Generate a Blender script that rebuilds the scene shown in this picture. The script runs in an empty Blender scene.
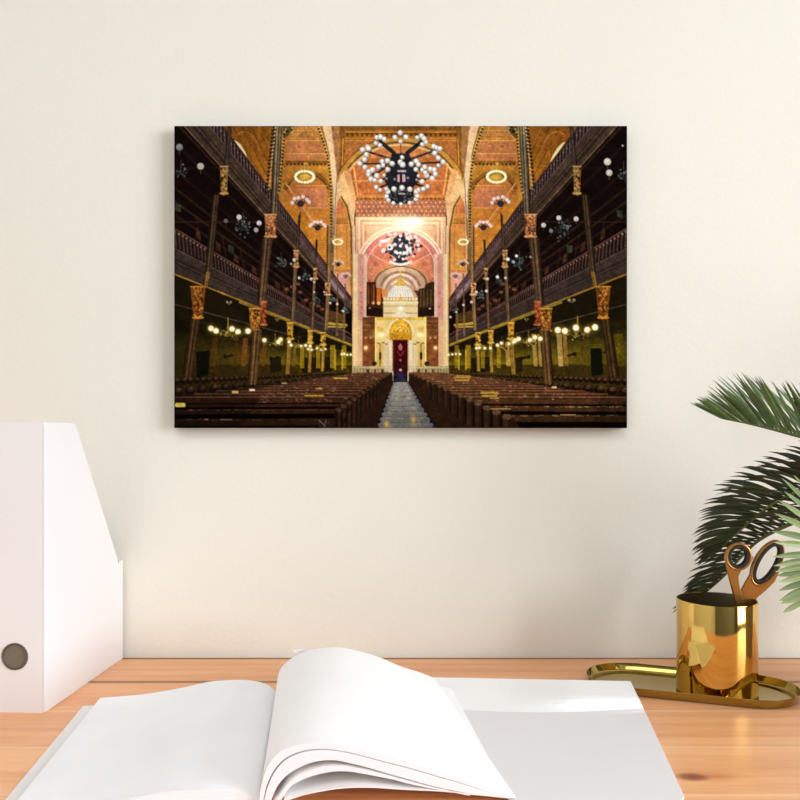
# ---------------------------------------------------------------- the printed picture on the canvas
import numpy as np, math
PX0, PY0, PX1, PY1 = 174.0, 126.0, 627.0, 428.0
def paint_picture(SS=3, OUT=1.5):
    W = int((PX1-PX0)*SS); H = int((PY1-PY0)*SS)
    A = np.zeros((H, W, 3), np.float32)
    GX = PX0+(np.arange(W)+.5)/SS; GY = PY0+(np.arange(H)+.5)/SS
    rg = np.random.RandomState(7)
    def win(x0, y0, x1, y1):
        i0 = max(0, int((x0-PX0)*SS)-1); i1 = min(W, int((x1-PX0)*SS)+2)
        j0 = max(0, int((y0-PY0)*SS)-1); j1 = min(H, int((y1-PY0)*SS)+2)
        if i1 <= i0 or j1 <= j0: return None
        X, Y = np.meshgrid(GX[i0:i1], GY[j0:j1]); return i0, i1, j0, j1, X, Y
    def comp(w, m, c, a=1.0):
        i0, i1, j0, j1, X, Y = w
        col = np.asarray(c(X, Y) if callable(c) else c, np.float32)
        mm = (m*a)[..., None]
        A[j0:j1, i0:i1] = A[j0:j1, i0:i1]*(1-mm)+col*mm
    def poly1(p, c, a):
        p = np.asarray(p, float)
        w = win(p[:, 0].min(), p[:, 1].min(), p[:, 0].max(), p[:, 1].max())
        if w is None: return
        X, Y = w[4], w[5]; ins = np.zeros(X.shape, bool); n = len(p)
        for k in range(n):
            x0, y0 = p[k]; x1, y1 = p[(k+1) % n]
            if y0 == y1: continue
            cr = ((y0 > Y) != (y1 > Y)) & (X < (x1-x0)*(Y-y0)/(y1-y0)+x0)
            ins ^= cr
        comp(w, ins.astype(np.float32), c, a)
    def mir(p): return [(800.5-x, y) for x, y in p]
    def poly(p, c, a=1.0, both=False):
        poly1(p, c, a)
        if both: poly1(mir(p), c, a)
    def line1(p, wd, c, a):
        p = np.asarray(p, float)
        for k in range(len(p)-1):
            x0, y0 = p[k]; x1, y1 = p[k+1]
            w = win(min(x0, x1)-wd, min(y0, y1)-wd, max(x0, x1)+wd, max(y0, y1)+wd)
            if w is None: continue
            X, Y = w[4], w[5]; dx, dy = x1-x0, y1-y0; L = dx*dx+dy*dy+1e-9
            t = np.clip(((X-x0)*dx+(Y-y0)*dy)/L, 0, 1)
            d = np.hypot(X-x0-t*dx, Y-y0-t*dy)
            comp(w, np.clip((wd/2-d)*SS+.5, 0, 1).astype(np.float32), c, a)
    def line(p, wd, c, a=1.0, both=False):
        line1(p, wd, c, a)
        if both: line1(mir(p), wd, c, a)
    def disc(x, y, r, c, a=1.0, ry=None, soft=0.0, both=False):
        ry = ry or r; e = 1+soft
        w = win(x-r*e, y-ry*e, x+r*e, y+ry*e)
        if w is not None:
            d = np.hypot((w[4]-x)/r, (w[5]-y)/ry)
            m = np.clip((1-d)*r*SS+.5, 0, 1) if soft == 0 else np.exp(-(d*1.6)**2)
            comp(w, m.astype(np.float32), c, a)
        if both: disc(800.5-x, y, r, c, a, ry, soft)
    def ell(x, y, rx, ry, a0, a1, n=28):
        return [(x+rx*math.cos(math.radians(a0+(a1-a0)*k/n)), y-ry*math.sin(math.radians(a0+(a1-a0)*k/n))) for k in range(n+1)]
    def grad(c0, c1, y0, y1, horiz=False):
        c0 = np.array(c0, float); c1 = np.array(c1, float)
        def f(X, Y):
            t = np.clip(((X if horiz else Y)-y0)/(y1-y0), 0, 1)[..., None]
            return c0*(1-t)+c1*t
        return f
    def box(x0, y0, x1, y1, c, a=1.0, both=False): poly([(x0, y0), (x1, y0), (x1, y1), (x0, y1)], c, a, both)
    VX, VY = 400.2, 364.0
    def fy(k, x): return VY-abs(VX-x)*k
    def fan(k0, k1, x0, x1, c, a=1.0, both=True):
        poly([(x0, fy(k0, x0)), (x1, fy(k0, x1)), (x1, fy(k1, x1)), (x0, fy(k1, x0))], c, a, both)
    def fline(k, x0, x1, wd, c, a=1.0, both=True): line([(x0, fy(k, x0)), (x1, fy(k, x1))], wd, c, a, both)
    # ---- base
    A[:] = (14, 9, 7)
    # ---- upper side walls (orange plaster) above the galleries
    poly([(218, 126), (340, 126), (352, 200), (352, 300), (222, 126)], grad((150, 92, 26), (205, 140, 58), 126, 270), both=True)
    poly([(222, 126), (272, 126), (268, 192)], grad((120, 70, 20), (178, 110, 30), 126, 195), both=True)
    for dx in (0, 9, 19, 26, 38): line([(232+dx, 126), (262+dx*.7, 178)], .9, (92, 50, 14), .75, True)
    line([(250, 140), (250, 170)], .8, (90, 48, 14), .7, True); line([(258, 126), (276, 160)], 1.2, (140, 90, 40), .8, True)
    line(ell(244, 160, 13, 24, 20, 120), 1.2, (110, 66, 22), .9, True); line(ell(244, 160, 16, 28, 20, 120), .8, (190, 130, 50), .6, True)
    poly([(231, 141), (235, 140.6), (240, 144), (245, 151.5), (248.5, 162)], (236, 205, 150)); line([(233.5, 141), (239, 147), (245, 157)], 1.2, (252, 236, 200))
    poly([(548, 169), (551, 158), (556, 149), (562, 143), (568, 141.4), (570, 144)], (238, 205, 135)); line([(553, 160), (558, 150.5), (565, 144.5)], 2.0, (252, 232, 180))
    # ---- side bay seen past the big column: panelled ceiling, arch, far wall
    poly([(285, 126), (318, 126), (327, 153), (331, 182), (331, 195), (285, 195)], grad((150, 96, 48), (164, 100, 44), 126, 190), both=True)
    poly([(287, 141), (323, 141), (325, 160), (285, 160)], (158, 94, 58), .9, True)
    line([(286, 141), (323, 141)], .8, (196, 140, 70), .9, True); line([(285, 154), (325, 154)], .8, (196, 140, 70), .9, True)
    line([(290, 137), (322, 137)], .8, (120, 70, 40), .9, True); line([(287, 131), (320, 131)], .8, (190, 130, 70), .7, True)
    disc(299, 147, 4, (186, 110, 60), .8, 3, both=True); disc(299, 147, 2.4, (138, 70, 44), .8, 1.8, both=True); disc(312, 148, 2.4, (180, 98, 52), .6, both=True)
    box(285, 161, 327, 164.5, (112, 68, 28), 1, True); 
    for k in range(11): disc(287+k*3.8, 164.5, 1.2, (60, 36, 14), .9, both=True)
    poly([(285, 166), (328, 166), (330, 190), (285, 190)], grad((166, 110, 40), (150, 88, 30), 166, 190), 1, True)
    line(ell(307, 196, 23, 23, 20, 160), 4.2, (120, 78, 30), 1, True); line(ell(307, 196, 22, 21, 20, 160), 1.0, (64, 40, 16), 1, True)
    poly([(285, 190)]+ell(307, 196, 20.5, 19.5, 170, 10)+[(331, 300), (285, 212)], grad((172, 100, 48), (206, 130, 44), 180, 235), 1, True)
    poly([(297, 188), (326, 188), (327, 208), (309, 208)], (192, 116, 76), .9, True)
    for k in range(9): line([(303+rg.rand()*20, 191+rg.rand()*12)]*2, 1.6, (150, 80, 70), .8, True)
    line([(296, 186), (327, 186)], .9, (226, 160, 80), .8, True); line([(308, 208), (328, 208)], 1.0, (226, 164, 90), .8, True)
    line([(286, 184), (316, 226)], 1.4, (216, 156, 84), .9, True); line([(286, 190), (312, 226)], .7, (130, 74, 28), .9, True); line([(285, 200), (304, 226)], .8, (150, 90, 30), .8, True)
    poly([(285, 196), (303, 216), (314, 250), (285, 212)], (190, 118, 28), .55, True)
    poly([(289, 216.5), (292, 217.5), (296, 223), (298, 229.5)], (250, 236, 206), 1, True)
    # bay further back
    poly([(333, 300), (333, 200), (341, 196), (347, 205), (351, 226), (352, 300)], grad((196, 118, 62), (222, 150, 66), 196, 260), 1, True)
    poly([(335, 214), (347, 214), (348, 200), (340, 198), (335, 206)], (186, 100, 58), .8, True)
    box(336, 218, 349, 223, (170, 110, 44), .9, True); line([(336, 223.5), (350, 223.5)], .7, (120, 70, 26), 1, True)
    for x in (336.5, 346.5): line([(x, 226), (x, 268)], .8, (170, 104, 40), .8, True)
    line([(332, 271), (349, 271)], 1.4, (200, 110, 70), .9, True); poly([(330, 273), (349, 273), (349, 298)], (224, 160, 140), .95, True)
    # ---- nave ceiling between the piers
    poly([(337, 126), (463.5, 126), (463.5, 200), (337, 200)], grad((120, 72, 26), (160, 90, 40), 126, 190))
    box(338, 126, 463, 131, (104, 62, 24)); box(338, 131, 463, 133.5, (150, 92, 38))
    for k in range(26): poly([(340+k*4.9, 133.5), (344.6+k*4.9, 133.5), (342.3+k*4.9, 137)], (70, 40, 12))
    line([(338, 138.5), (463, 138.5)], 1.2, (170, 104, 40)); box(342, 139.5, 459, 146, (140, 80, 36)); line([(342, 141), (459, 141)], .8, (186, 120, 60), .8)
    poly([(345, 146), (456, 146), (452, 182), (348, 182)], (152, 86, 46), .8)
    box(371, 146, 430, 158, (176, 104, 60), .8)
    poly([(348, 168), (453, 168), (448, 200), (352, 200)], (164, 88, 48), .9); line([(352, 181), (449, 181)], 1.2, (204, 132, 72), .9)
    line([(353, 163), (358, 198)], 1.4, (204, 140, 80), .9, True); line([(351, 165), (356, 199)], .8, (110, 64, 28), .9, True)
    box(352, 195, 449, 198, (176, 112, 58), .9); 
    for k in range(24): disc(353+k*4.1, 199, 1.2, (96, 58, 26), .9)
    # arch across the nave
    pts = ell(400.2, 196, 64, 56, 12, 168)
    line(pts, 5.5, (168, 116, 48)); line(ell(400.2, 196, 61, 53.5, 8, 172), 1.8, (92, 62, 34)); line(ell(400.2, 196, 58.5, 51, 8, 172), 2.0, (196, 148, 96)); line(ell(400.2, 196, 66.5, 58.5, 12, 168), .8, (96, 60, 24))
    poly([(337, 126), (345, 126), (344, 160), (338, 178)], (104, 64, 26), .9, True); line([(343, 139), (342, 166)], .9, (182, 126, 56), .9, True); line([(340, 139), (338.5, 172)], .7, (150, 98, 44), .9, True)
    # soffit on the far side of the arch
    poly([(338, 182), (343, 172), (348, 180), (352, 190), (356, 201), (354, 217), (356, 300), (351, 300), (351, 226), (347, 206), (341, 196), (336, 204), (334, 300), (331, 300), (334, 196)], grad((198, 150, 104), (214, 168, 128), 170, 250), 1, True)
    poly([(343, 172), (349, 168), (356, 199), (354, 214), (350, 195)], grad((186, 124, 76), (206, 152, 110), 170, 210), 1, True)
    line([(341, 197), (347, 207), (351, 228), (351.5, 300)], 1.6, (98, 68, 34), 1, True); line([(340, 198), (345.5, 208), (349, 228)], .8, (190, 140, 60), 1, True)
    # frieze and wall over the great arch
    box(355, 200, 445.5, 218, (150, 88, 62))
    for j in range(4):
        for k in range(20): disc(357+k*4.6+(j % 2)*2.3, 202.5+j*4.3, .85, (206, 150, 122), .9)
    poly([(355, 217), (445.5, 217), (445.5, 372), (355, 372)], grad((222, 166, 128), (206, 150, 116), 217, 300))
    for c, o in (((240, 200, 160), 0), ((190, 126, 96), 2), ((236, 190, 150), 4), ((196, 132, 104), 6.5)):
        line([(359+o, 252), (359+o, 219+o), (441.5-o, 219+o), (441.5-o, 252)], 1.1, c, .95)
    disc(400.2, 222.5, 4.6, (226, 190, 130)); disc(400.2, 222.5, 3.2, (246, 222, 180)); disc(400.2, 222.5, 1.4, (190, 140, 90))
    # great arch rings
    def ring(rx, ry, c, bot=372): poly([(400.2-rx, bot)]+ell(400.2, 268, rx, ry, 180, 0, 40)+[(400.2+rx, bot)], c)
    ring(44.5, 42, (236, 204, 172)); ring(42.5, 40, (206, 150, 116)); ring(41.5, 39, (240, 210, 184)); ring(39.5, 37, (204, 116, 104)); ring(34.5, 32, (226, 178, 156)); ring(33.6, 31, (196, 104, 84))
    poly([(366.5, 282)]+ell(400.2, 268, 33.6, 31, 180, 0, 40)+[(434, 282)], grad((210, 124, 96), (186, 92, 74), 240, 282))
    poly([(371, 255), (388, 262), (394, 266), (372, 284), (367, 276)], (214, 128, 92), .9, True); line([(371, 254), (391, 265)], .8, (236, 178, 150), .9, True)
    disc(376, 264, 3, (180, 92, 80), .7, 2.4, both=True); poly([(384, 246), (396, 238), (398, 250), (392, 258)], (226, 160, 140), .6, True)
    line([(373, 284)]+ell(400.2, 284, 26, 18.5, 172, 8)+[(428, 284)], 3.2, (140, 96, 52)); line(ell(400.2, 285, 28, 20, 172, 8), .8, (226, 160, 110))
    poly([(375, 290)]+ell(400.2, 284, 24.5, 17, 180, 0)+[(425.5, 290), (425, 318), (375, 318)], (198, 160, 128))
    line(ell(400.2, 290, 20, 18, 165, 15), 2.2, (150, 108, 86)); line(ell(400.2, 291, 17, 16.5, 170, 10), 1.8, (228, 202, 178)); line(ell(400.2, 292, 14.5, 14.5, 175, 5), 1.4, (168, 124, 96))
    poly([(387.5, 298)]+ell(400.2, 297, 12.5, 12.5, 180, 0)+[(413, 298)], grad((214, 206, 190), (242, 238, 226), 284, 298))
    for k in range(9): line([(389+k*2.8, 297.5), (391.5+k*2.15, 289)], .5, (186, 178, 164), .8)
    poly([(395.5, 286), (397, 280.5), (400.2, 279.5), (403.5, 280.5), (405, 286)], (206, 158, 66)); disc(400.2, 277, 2, (188, 136, 60)); line([(391, 284.5), (396, 281)], 1.2, (250, 236, 206), .9, True); line([(400.2, 271), (400.2, 280)], .9, (200, 150, 70))
    # pilasters
    for x0, x1, c in ((351, 353.2, (202, 140, 84)), (353, 358, (234, 200, 150)), (357.6, 360, (206, 152, 124)), (359.8, 364, (206, 138, 128)), (363.6, 367, (220, 184, 150))):
        box(x0, 254, x1, 372, c, 1, True)
    box(352, 320, 362, 371, (236, 204, 130), .55, True); line([(354.2, 226), (354.2, 371)], .8, (244, 220, 180), .9, True); disc(361.3, 293, 1.3, (150, 90, 110), .7, both=True); disc(361.5, 307, 1.1, (180, 100, 60), .7, both=True)
    # apse side panels
    box(362.5, 317, 375.5, 369, grad((98, 56, 28), (138, 76, 34), 317, 369), 1, True)
    for y in (321, 325, 330, 336): line([(363, y), (375, y)], .8, (150, 98, 56), .7, True)
    for x in (365.5, 370.5): disc(x, 337.5, 1.3, (206, 150, 100), .8, both=True)
    box(364, 340, 374, 344.5, (120, 62, 26), .9, True); disc(365.5, 348, 4.5, (236, 170, 60), .9, soft=1.2, both=True); disc(365.5, 347.6, 1.7, (255, 236, 180), both=True)
    # organ cases
    poly([(366.5, 282), (375.5, 282), (376, 288), (381, 288.5), (383, 300), (383, 317), (366.5, 316)], (62, 34, 18))
    for x, w_, c in ((368.2, 1.6, (120, 62, 26)), (371.5, 1.0, (96, 50, 22)), (373.5, 1.4, (150, 80, 34)), (378.5, 4.2, (206, 104, 40))): line([(x, 285 if x < 376 else 290), (x, 303)], w_, c)
    poly([(381, 289), (387, 289.5), (385, 296), (382, 298)], (236, 132, 54)); disc(373, 303, 1.4, (236, 170, 100)); disc(378.3, 303, 1.7, (244, 190, 120))
    poly([(417, 292), (419, 288.5), (424, 288), (425, 284.5), (430, 282), (434, 282), (434, 316), (417, 317)], (54, 34, 20))
    for x in (420.5, 423.5, 427, 430.5): line([(x, 290), (x, 306)], 1.0, (112, 84, 44), .85)
    poly([(413, 290), (417.5, 290), (417, 296)], (120, 52, 30))
    poly([(366, 306), (382, 309), (383, 317), (378, 319.5), (375, 316), (366, 316)], (34, 16, 10)); poly([(418.5, 309), (434, 306), (434, 316), (425, 316), (422, 319), (417, 317)], (34, 20, 12)); disc(369.5, 308, 1.3, (176, 140, 110), .9, .8); disc(429.5, 308.5, 1.5, (186, 170, 140), .9, .8)
    # cream upper storey of the shrine
    box(383, 297, 417.5, 318, (232, 212, 158)); box(383, 297.5, 417.5, 301, (206, 166, 100))
    for k in range(11): disc(384.5+k*3.15, 299, 1.2, (244, 224, 176)); 
    line([(400.2, 294.5), (400.2, 300)], 1.6, (214, 170, 90)); line([(383, 302.5), (417.5, 302.5)], 1.4, (238, 226, 180)); line([(384, 306), (416.5, 306)], 1.6, (214, 180, 110)); line([(384, 313), (417, 313)], 1.4, (198, 160, 96))
    disc(400.2, 308.5, 2.2, (255, 250, 236)); poly([(384, 318), (394, 314), (400.2, 309.5), (406.5, 314), (416.5, 318)], (240, 226, 190))
    # golden shrine
    box(374.6, 317, 426, 372, grad((236, 206, 120), (226, 196, 140), 317, 372)); box(374.6, 317, 426, 320, (232, 190, 70))
    line([(375.5, 318), (375.5, 360)], 1.6, (250, 226, 120), 1, True)
    box(376.8, 327, 382.5, 333, (226, 170, 66), .9, True); box(376.8, 321, 382, 325.5, (246, 216, 130), .9, True)
    disc(380, 335, 9, (255, 240, 150), .95, 7, soft=1.0, both=True); disc(381, 334.5, 4, (255, 252, 214), 1, 2.6, soft=.6, both=True)
    line(ell(400.2, 334, 13, 15, 180, 0), 1.6, (246, 226, 170)); poly([(389, 340)]+ell(400.2, 332, 11, 12.5, 180, 0)+[(411.4, 340)], grad((226, 178, 56), (196, 132, 20), 318, 341))
    for r in (8.5, 5.5): line(ell(400.2, 333, r, r*1.05, 180, 0), .9, (250, 206, 90), .8)
    disc(400.2, 329, 2.4, (252, 214, 110), .8); disc(400.2, 319, 2.0, (226, 140, 80), .9, 1.2)
    for k in range(14): disc(390.5+rg.rand()*19, 324+rg.rand()*14, .8, (170, 104, 10), .8)
    box(386, 340, 391.5, 368, (232, 214, 176), 1, True); line([(387.6, 341), (387.6, 368)], .7, (190, 164, 120), .9, True); line([(390.2, 341), (390.2, 368)], .7, (246, 232, 200), .9, True)
    box(376, 343, 383, 366, (216, 184, 104), .9, True)
    for x, y, r in ((378, 343, 1.6), (383, 342.5, 1.8), (386, 344, 1.4)): disc(x, y, r, (150, 108, 50), .9, .9, both=True)
    line([(379.8, 344), (379.8, 368)], 1.8, (176, 124, 40), 1, True); box(378.6, 352, 381, 359.5, (60, 34, 16), 1, True)
    box(392.4, 339.6, 407.8, 364, (62, 8, 16)); box(392.4, 362.5, 407.8, 376, (52, 14, 16))
    poly([(398, 347), (400.2, 343), (402.4, 347), (401.4, 350), (399, 350)], (176, 110, 100), .9); line([(397, 351), (400, 356), (403.5, 351)], .8, (120, 50, 46)); disc(400.2, 360, 1.1, (150, 110, 100)); disc(400.2, 369.8, 1.3, (210, 190, 190)); line([(393.2, 340), (393.2, 376)], .6, (120, 60, 30), .9, True)
    # rail and low wall
    box(350, 366, 392.5, 373.5, (176, 154, 104), 1, True); line([(350, 367.5), (392, 367.5)], .9, (214, 200, 150), .9, True)
    for k in range(13): line([(351+k*3, 368), (351+k*3, 373)], .7, (112, 92, 54), .9, True)
    for x in (367.5, 374.5, 382): box(x-.8, 369, x+1.2, 373.5, (60, 40, 24), .9, True)
    disc(374, 363.5, 2.6, (40, 26, 20), .95, 2.2, both=True); box(388, 371, 393, 381.5, (206, 190, 160), 1, True); box(384, 360, 392, 371, (222, 200, 160), .7, True)
    disc(400.2, 376, 3.8, (36, 40, 84), 1, 3.4); box(394, 378.5, 406.5, 382, (40, 34, 30)); box(396.5, 374, 404, 381, (32, 34, 62))
    # glow over the arch
    disc(408, 224, 24, (255, 232, 218), .75, 11, soft=1.2); disc(414, 222, 14, (255, 248, 240), .8, 6, soft=1.2); disc(396, 224, 34, (255, 226, 206), .4, 14, soft=1.2)
    # ---- piers with beaded edges framing the nave
    poly([(316, 126), (323, 126), (329, 150), (333, 180), (334, 300), (330, 300), (331, 190), (327, 155)], (120, 86, 40), 1, True)
    poly([(322, 126), (331, 126), (334, 150), (337.5, 176), (337, 200), (333.5, 235), (333, 190), (329, 152)], grad((196, 150, 118), (206, 172, 140), 126, 200), 1, True)
    poly([(331, 126), (339.5, 126), (339, 150), (337, 180), (334, 152)], grad((130, 84, 48), (160, 108, 66), 126, 180), 1, True)
    line([(333, 126), (336, 150), (337.2, 172), (335, 205), (334, 235)], 1.0, (112, 78, 66), .8, True)
    bead = [(318, 126), (323.5, 142), (327.5, 156), (330, 172), (331.3, 190), (331.3, 240)]
    line(bead, 2.4, (176, 136, 66), 1, True)
    def along(p, step):
        out = []; p = [np.array(q, float) for q in p]
        for a_, b_ in zip(p[:-1], p[1:]):
            n = max(1, int(np.linalg.norm(b_-a_)/step))
            out += [a_+(b_-a_)*k/n for k in range(n)]
        return out
    for q in along(bead, 3.1): disc(q[0]-.4, q[1], 1.15, (48, 30, 14), .95, both=True)
    # ---- galleries
    def gallery(x0, x1, bot):
        fan(1.336, .0, x0, x1, (17, 9, 8))
    fan(1.336, .26, 174, 352, (17, 9, 8))
    poly([(174, 126), (223, 126), (223, 130), (174, 260)], (17, 9, 8), 1, True)
    # dim coffers and beams under the upper gallery
    for k, c in ((.98, (34, 20, 14)), (.86, (30, 18, 12)), (.78, (44, 28, 18)), (.72, (50, 32, 20)), (.66, (44, 26, 16))): fline(k, 174, 345, 2.2, c, .8)
    for x in (200, 226, 244, 268, 286, 302): line([(x, fy(.62, x)), (x-4, fy(.72, x-4))], 1.6, (50, 30, 18), .6, True)
    line([(174, 222), (262, 222)], .7, (66, 42, 26), .9, True); line([(174, 168), (221, 168)], .6, (36, 24, 18), .9, True)
    for x in (196, 216, 234, 252, 275, 283, 292, 301, 309): poly([(x, fy(.62, x)), (x+5, fy(.62, x+5)), (x+4, fy(.66, x+4)), (x, fy(.67, x))], (92, 56, 34), .55, True)
    for x, y in ((300, 292), (306, 300), (298, 284), (312, 303), (318, 306), (322, 309), (292, 287), (287, 289)): disc(x, y, 2.2, (150, 92, 66), .65, 1.6, both=True)
    # parapets: upper
    fan(1.336, 1.236, 174, 351, (30, 19, 18)); fan(1.236, 1.10, 174, 351, (64, 48, 37))
    fan(1.185, 1.135, 174, 351, (46, 33, 26)); fline(1.245, 174, 351, 1.5, (92, 70, 60), .9); fline(1.336, 174, 351, 1.8, (58, 38, 32)); fline(1.10, 174, 351, 1.2, (104, 80, 58)); fline(1.165, 174, 351, .8, (96, 76, 58), .8); fline(1.075, 174, 351, 1.8, (48, 30, 20), .9)
    x = 206.0
    while x < 345:
        a_, b_ = fy(1.325, x), fy(1.25, x); line([(x, a_+.3), (x+.6, b_)], max(.7, (400-x)*.0075), (98, 76, 72), .85, True); disc(x+.2, a_+(b_-a_)*.35, max(.5, (400-x)*.006), (126, 104, 98), .8, both=True)
        x += (400-x)*.0195
    fan(1.29, 1.17, 300, 351, (112, 82, 84), .45)
    poly([(326, 276), (331, 279), (345, 296), (345, 301), (333, 288)], (190, 160, 170), .6, True)
    # parapets: lower
    fan(.60, .515, 174, 351, (28, 17, 13)); fan(.515, .40, 174, 351, (54, 42, 36)); fan(.47, .445, 174, 351, (40, 30, 27)); fline(.60, 174, 351, 1.5, (84, 56, 46)); fline(.512, 174, 351, 1.5, (74, 58, 52)); fline(.455, 174, 351, 1.2, (74, 58, 48), .7)
    x = 175.0
    while x < 345:
        a_, b_ = fy(.592, x), fy(.52, x); line([(x, a_), (x+1.2, b_)], max(.6, (400-x)*.0062), (84, 60, 52), .85, True); disc(x, a_+1.0, max(.5, (400-x)*.006), (136, 100, 84), .75, both=True)
        x += (400-x)*.0175
    # under the lower gallery: dark soffit, then the lamp-lit olive wall
    fan(.40, .0, 174, 352, (26, 19, 8)); fline(.398, 174, 351, 1.5, (150, 112, 36)); fline(.385, 240, 351, 2.2, (176, 146, 50), .7); fline(.265, 174, 300, .8, (110, 92, 70), .7)
    def olive(X, Y):
        t = np.clip((226-abs(X-400))/190, 0, 1)**1.2; u = np.clip((Y-(318+ (226-abs(X-400))*.16))/26, .35, 1); g = (34+118*t+40*(X > 400)*(1-t))*u
        return np.stack([g*1.0+4, g*.84+3, g*.14+3], -1)
    poly([(174, 319), (230, 328), (300, 342), (352, 352), (352, 372), (287, 380), (174, 392)], olive, 1, True)
    poly([(174, 364.5), (300, 364.5), (352, 365), (352, 376), (174, 398)], (40, 27, 8), .75, True)
    poly([(196, 352), (210, 350), (208, 375), (197, 378)], (12, 13, 6), 1); poly([(589.5, 348), (601, 348), (602.5, 374), (591, 376)], (14, 17, 8), 1)
    for x0, x1, c in ((212, 218, (74, 46, 14)), (235, 238, (84, 44, 14)), (243, 248, (120, 66, 26)), (263, 267, (110, 66, 22)), (294, 297, (110, 84, 24)), (306, 308, (110, 84, 24))): poly([(x0, 338), (x1, 338), (x1-2, 366), (x0-2, 366)], c, .8)
    for x0, x1, c in ((582, 588, (80, 66, 14)), (556, 561, (196, 160, 84)), (562, 566, (150, 104, 44)), (531, 535, (186, 150, 70)), (537, 541, (176, 140, 66)), (504, 508, (190, 150, 70)), (608, 622, (86, 72, 12))): poly([(x0, 334), (x1, 334), (x1+2, 366), (x0+2, 366)], c, .8)
    for x, y in ((228, 356), (274, 358), (571, 354), (525, 357), (607, 351)): line([(x-3.5, y+1.5), (x+4, y-1)], 2.2, (24, 18, 10), .95); disc(x-3*(1 if x < 400 else -1), y, 1.8, (24, 18, 8))
    for x0, x1 in ((270, 281), (302, 332), (470, 492), (515, 522)): poly([(x0, 358), (x1, 356), (x1, 371), (x0, 373)], (26, 20, 8), .9)
    for x, w_ in ((286, 3), (300, 4), (316, 4), (330, 5), (342, 4)): box(x, 345, x+w_, 368, (176, 140, 24), .7, True)
    for x, w_ in ((290, 8), (305, 7), (322, 5)): poly([(x, fy(.36, x)), (x+w_, fy(.36, x+w_)), (x+w_, fy(.2, x+w_)), (x, fy(.22, x))], (14, 16, 8), .85, True)
    for x in (335, 342): line([(x, 350), (x, 369)], 1.6, (206, 170, 40), .8, True)
    line([(326, 323), (346, 325)], 2.6, (186, 160, 50), .9, True); line([(327, 326.5), (345, 327)], 1.0, (226, 200, 90), .9, True); poly([(326, 310), (345, 314), (345, 322), (327, 321)], (96, 70, 28), .7, True)
    # side seats
    for row, (y0, y1, r, st) in enumerate(((380, 372.5, 2.0, 5.5), (390, 375, 3.0, 10))):
        x = 176.0
        while x < 345:
            t = (x-174)/175; y = y0+(y1-y0)*t; rr = r*(1.15-t*.85)
            x += rg.rand()*st*.25
            for xx, cc in ((x, (50, 34, 24)), (800.5-x, (76, 50, 33))):
                disc(xx, y+rr*.7, rr*1.5, (20, 11, 8), .95, rr*1.5); disc(xx+rr*.3, y, rr, cc, .9, rr*.7); disc(xx+rr*.4, y-.3*rr, rr*.5, (104, 80, 66), .5, rr*.3)
            x += st*(1.1-t*.75)
    # ---- pews
    pe = [(174, 397), (229, 392), (255, 389), (287, 383), (321, 377.5), (357, 372.5), (391.5, 372)]
    poly(pe+[(334, 409), (334, 428), (174, 428)], grad((92, 54, 33), (38, 21, 11), 374, 418))
    pr = [(626.5, 398), (590, 392), (556, 388), (520, 382), (480, 377), (444, 372.5), (409, 372)]
    poly(pr+[(440, 386.5), (463, 398), (481, 405), (513, 419), (520, 428), (626.5, 428)], grad((106, 63, 38), (50, 31, 14), 374, 424))
    poly([(174, 397), (230, 392), (260, 398), (240, 428), (174, 428)], (14, 8, 5), .55); poly([(626.5, 398), (600, 394), (590, 428), (626.5, 428)], (16, 10, 5), .35)
    y = 375.0; k = 0
    while y < 402:
        h = .35+(y-374)*.055
        xl = 391.5-(y-372)*1.52; xs = max(174, 357-(y-372)*7.2)
        line([(xs, y+.6), (xl, y)], h*.9, (44, 24, 14), .65); line([(xs, y-h*.7), (xl, y-h*.9)], h*.5, (150, 104, 70), .5)
        xl2 = 409+(y-372)*2.1; xs2 = min(626, 444+(y-372)*7.2)
        line([(xl2, y), (xs2, y+.6)], h*.9, (52, 28, 16), .65); line([(xl2, y-h*.9), (xs2, y-h*.7)], h*.5, (176, 126, 82), .5)
        y += 1.0+(y-374)*.12; k += 1
    for y0, y1, xl in ((402.6, 403.6, 340), (406.6, 408.6, 337), (413.6, 418, 334)): poly([(174, y0+.4), (xl, y0-.3), (xl, y1), (174, y1+.6)], (6, 3, 3))
    poly([(174, 425.5), (334, 425), (334, 428), (174, 428)], (8, 5, 3))
    for y0, y1, xr in ((403.6, 405.4, 475), (411, 414.4, 500), (421.5, 428, 492)): poly([(xr, y0), (626.5, y0+.4), (626.5, y1+.6), (xr, y1)], (8, 4, 3))
    for n, x0, x1, y0, y1, c in ((34, 180, 332, 409.2, 410.2, (96, 70, 56)), (22, 180, 330, 419, 420, (90, 74, 60)), (34, 500, 620, 405.8, 407, (170, 140, 96)), (26, 505, 620, 415, 416.2, (150, 130, 80)), (60, 260, 350, 385, 402, (170, 128, 104)), (70, 430, 580, 385, 401, (206, 160, 112)), (40, 300, 385, 375, 384, (176, 122, 90)), (40, 415, 500, 375, 384, (206, 150, 104))):
        for k in range(n):
            x = x0+rg.rand()*(x1-x0); y = y0+rg.rand()*(y1-y0); l = 1+rg.rand()*3.2*(y-370)/40
            if x < 400 and x > 391.5-(y-372)*1.55-2: continue
            if x > 400 and x < 409+(y-372)*2.1+2: continue
            if y < 402 and (x < 360-(y-372)*7 or x > 441+(y-372)*7): continue
            line([(x, y), (x+l, y+.1)], .55+rg.rand()*.4, c, .35+rg.rand()*.4)
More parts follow.
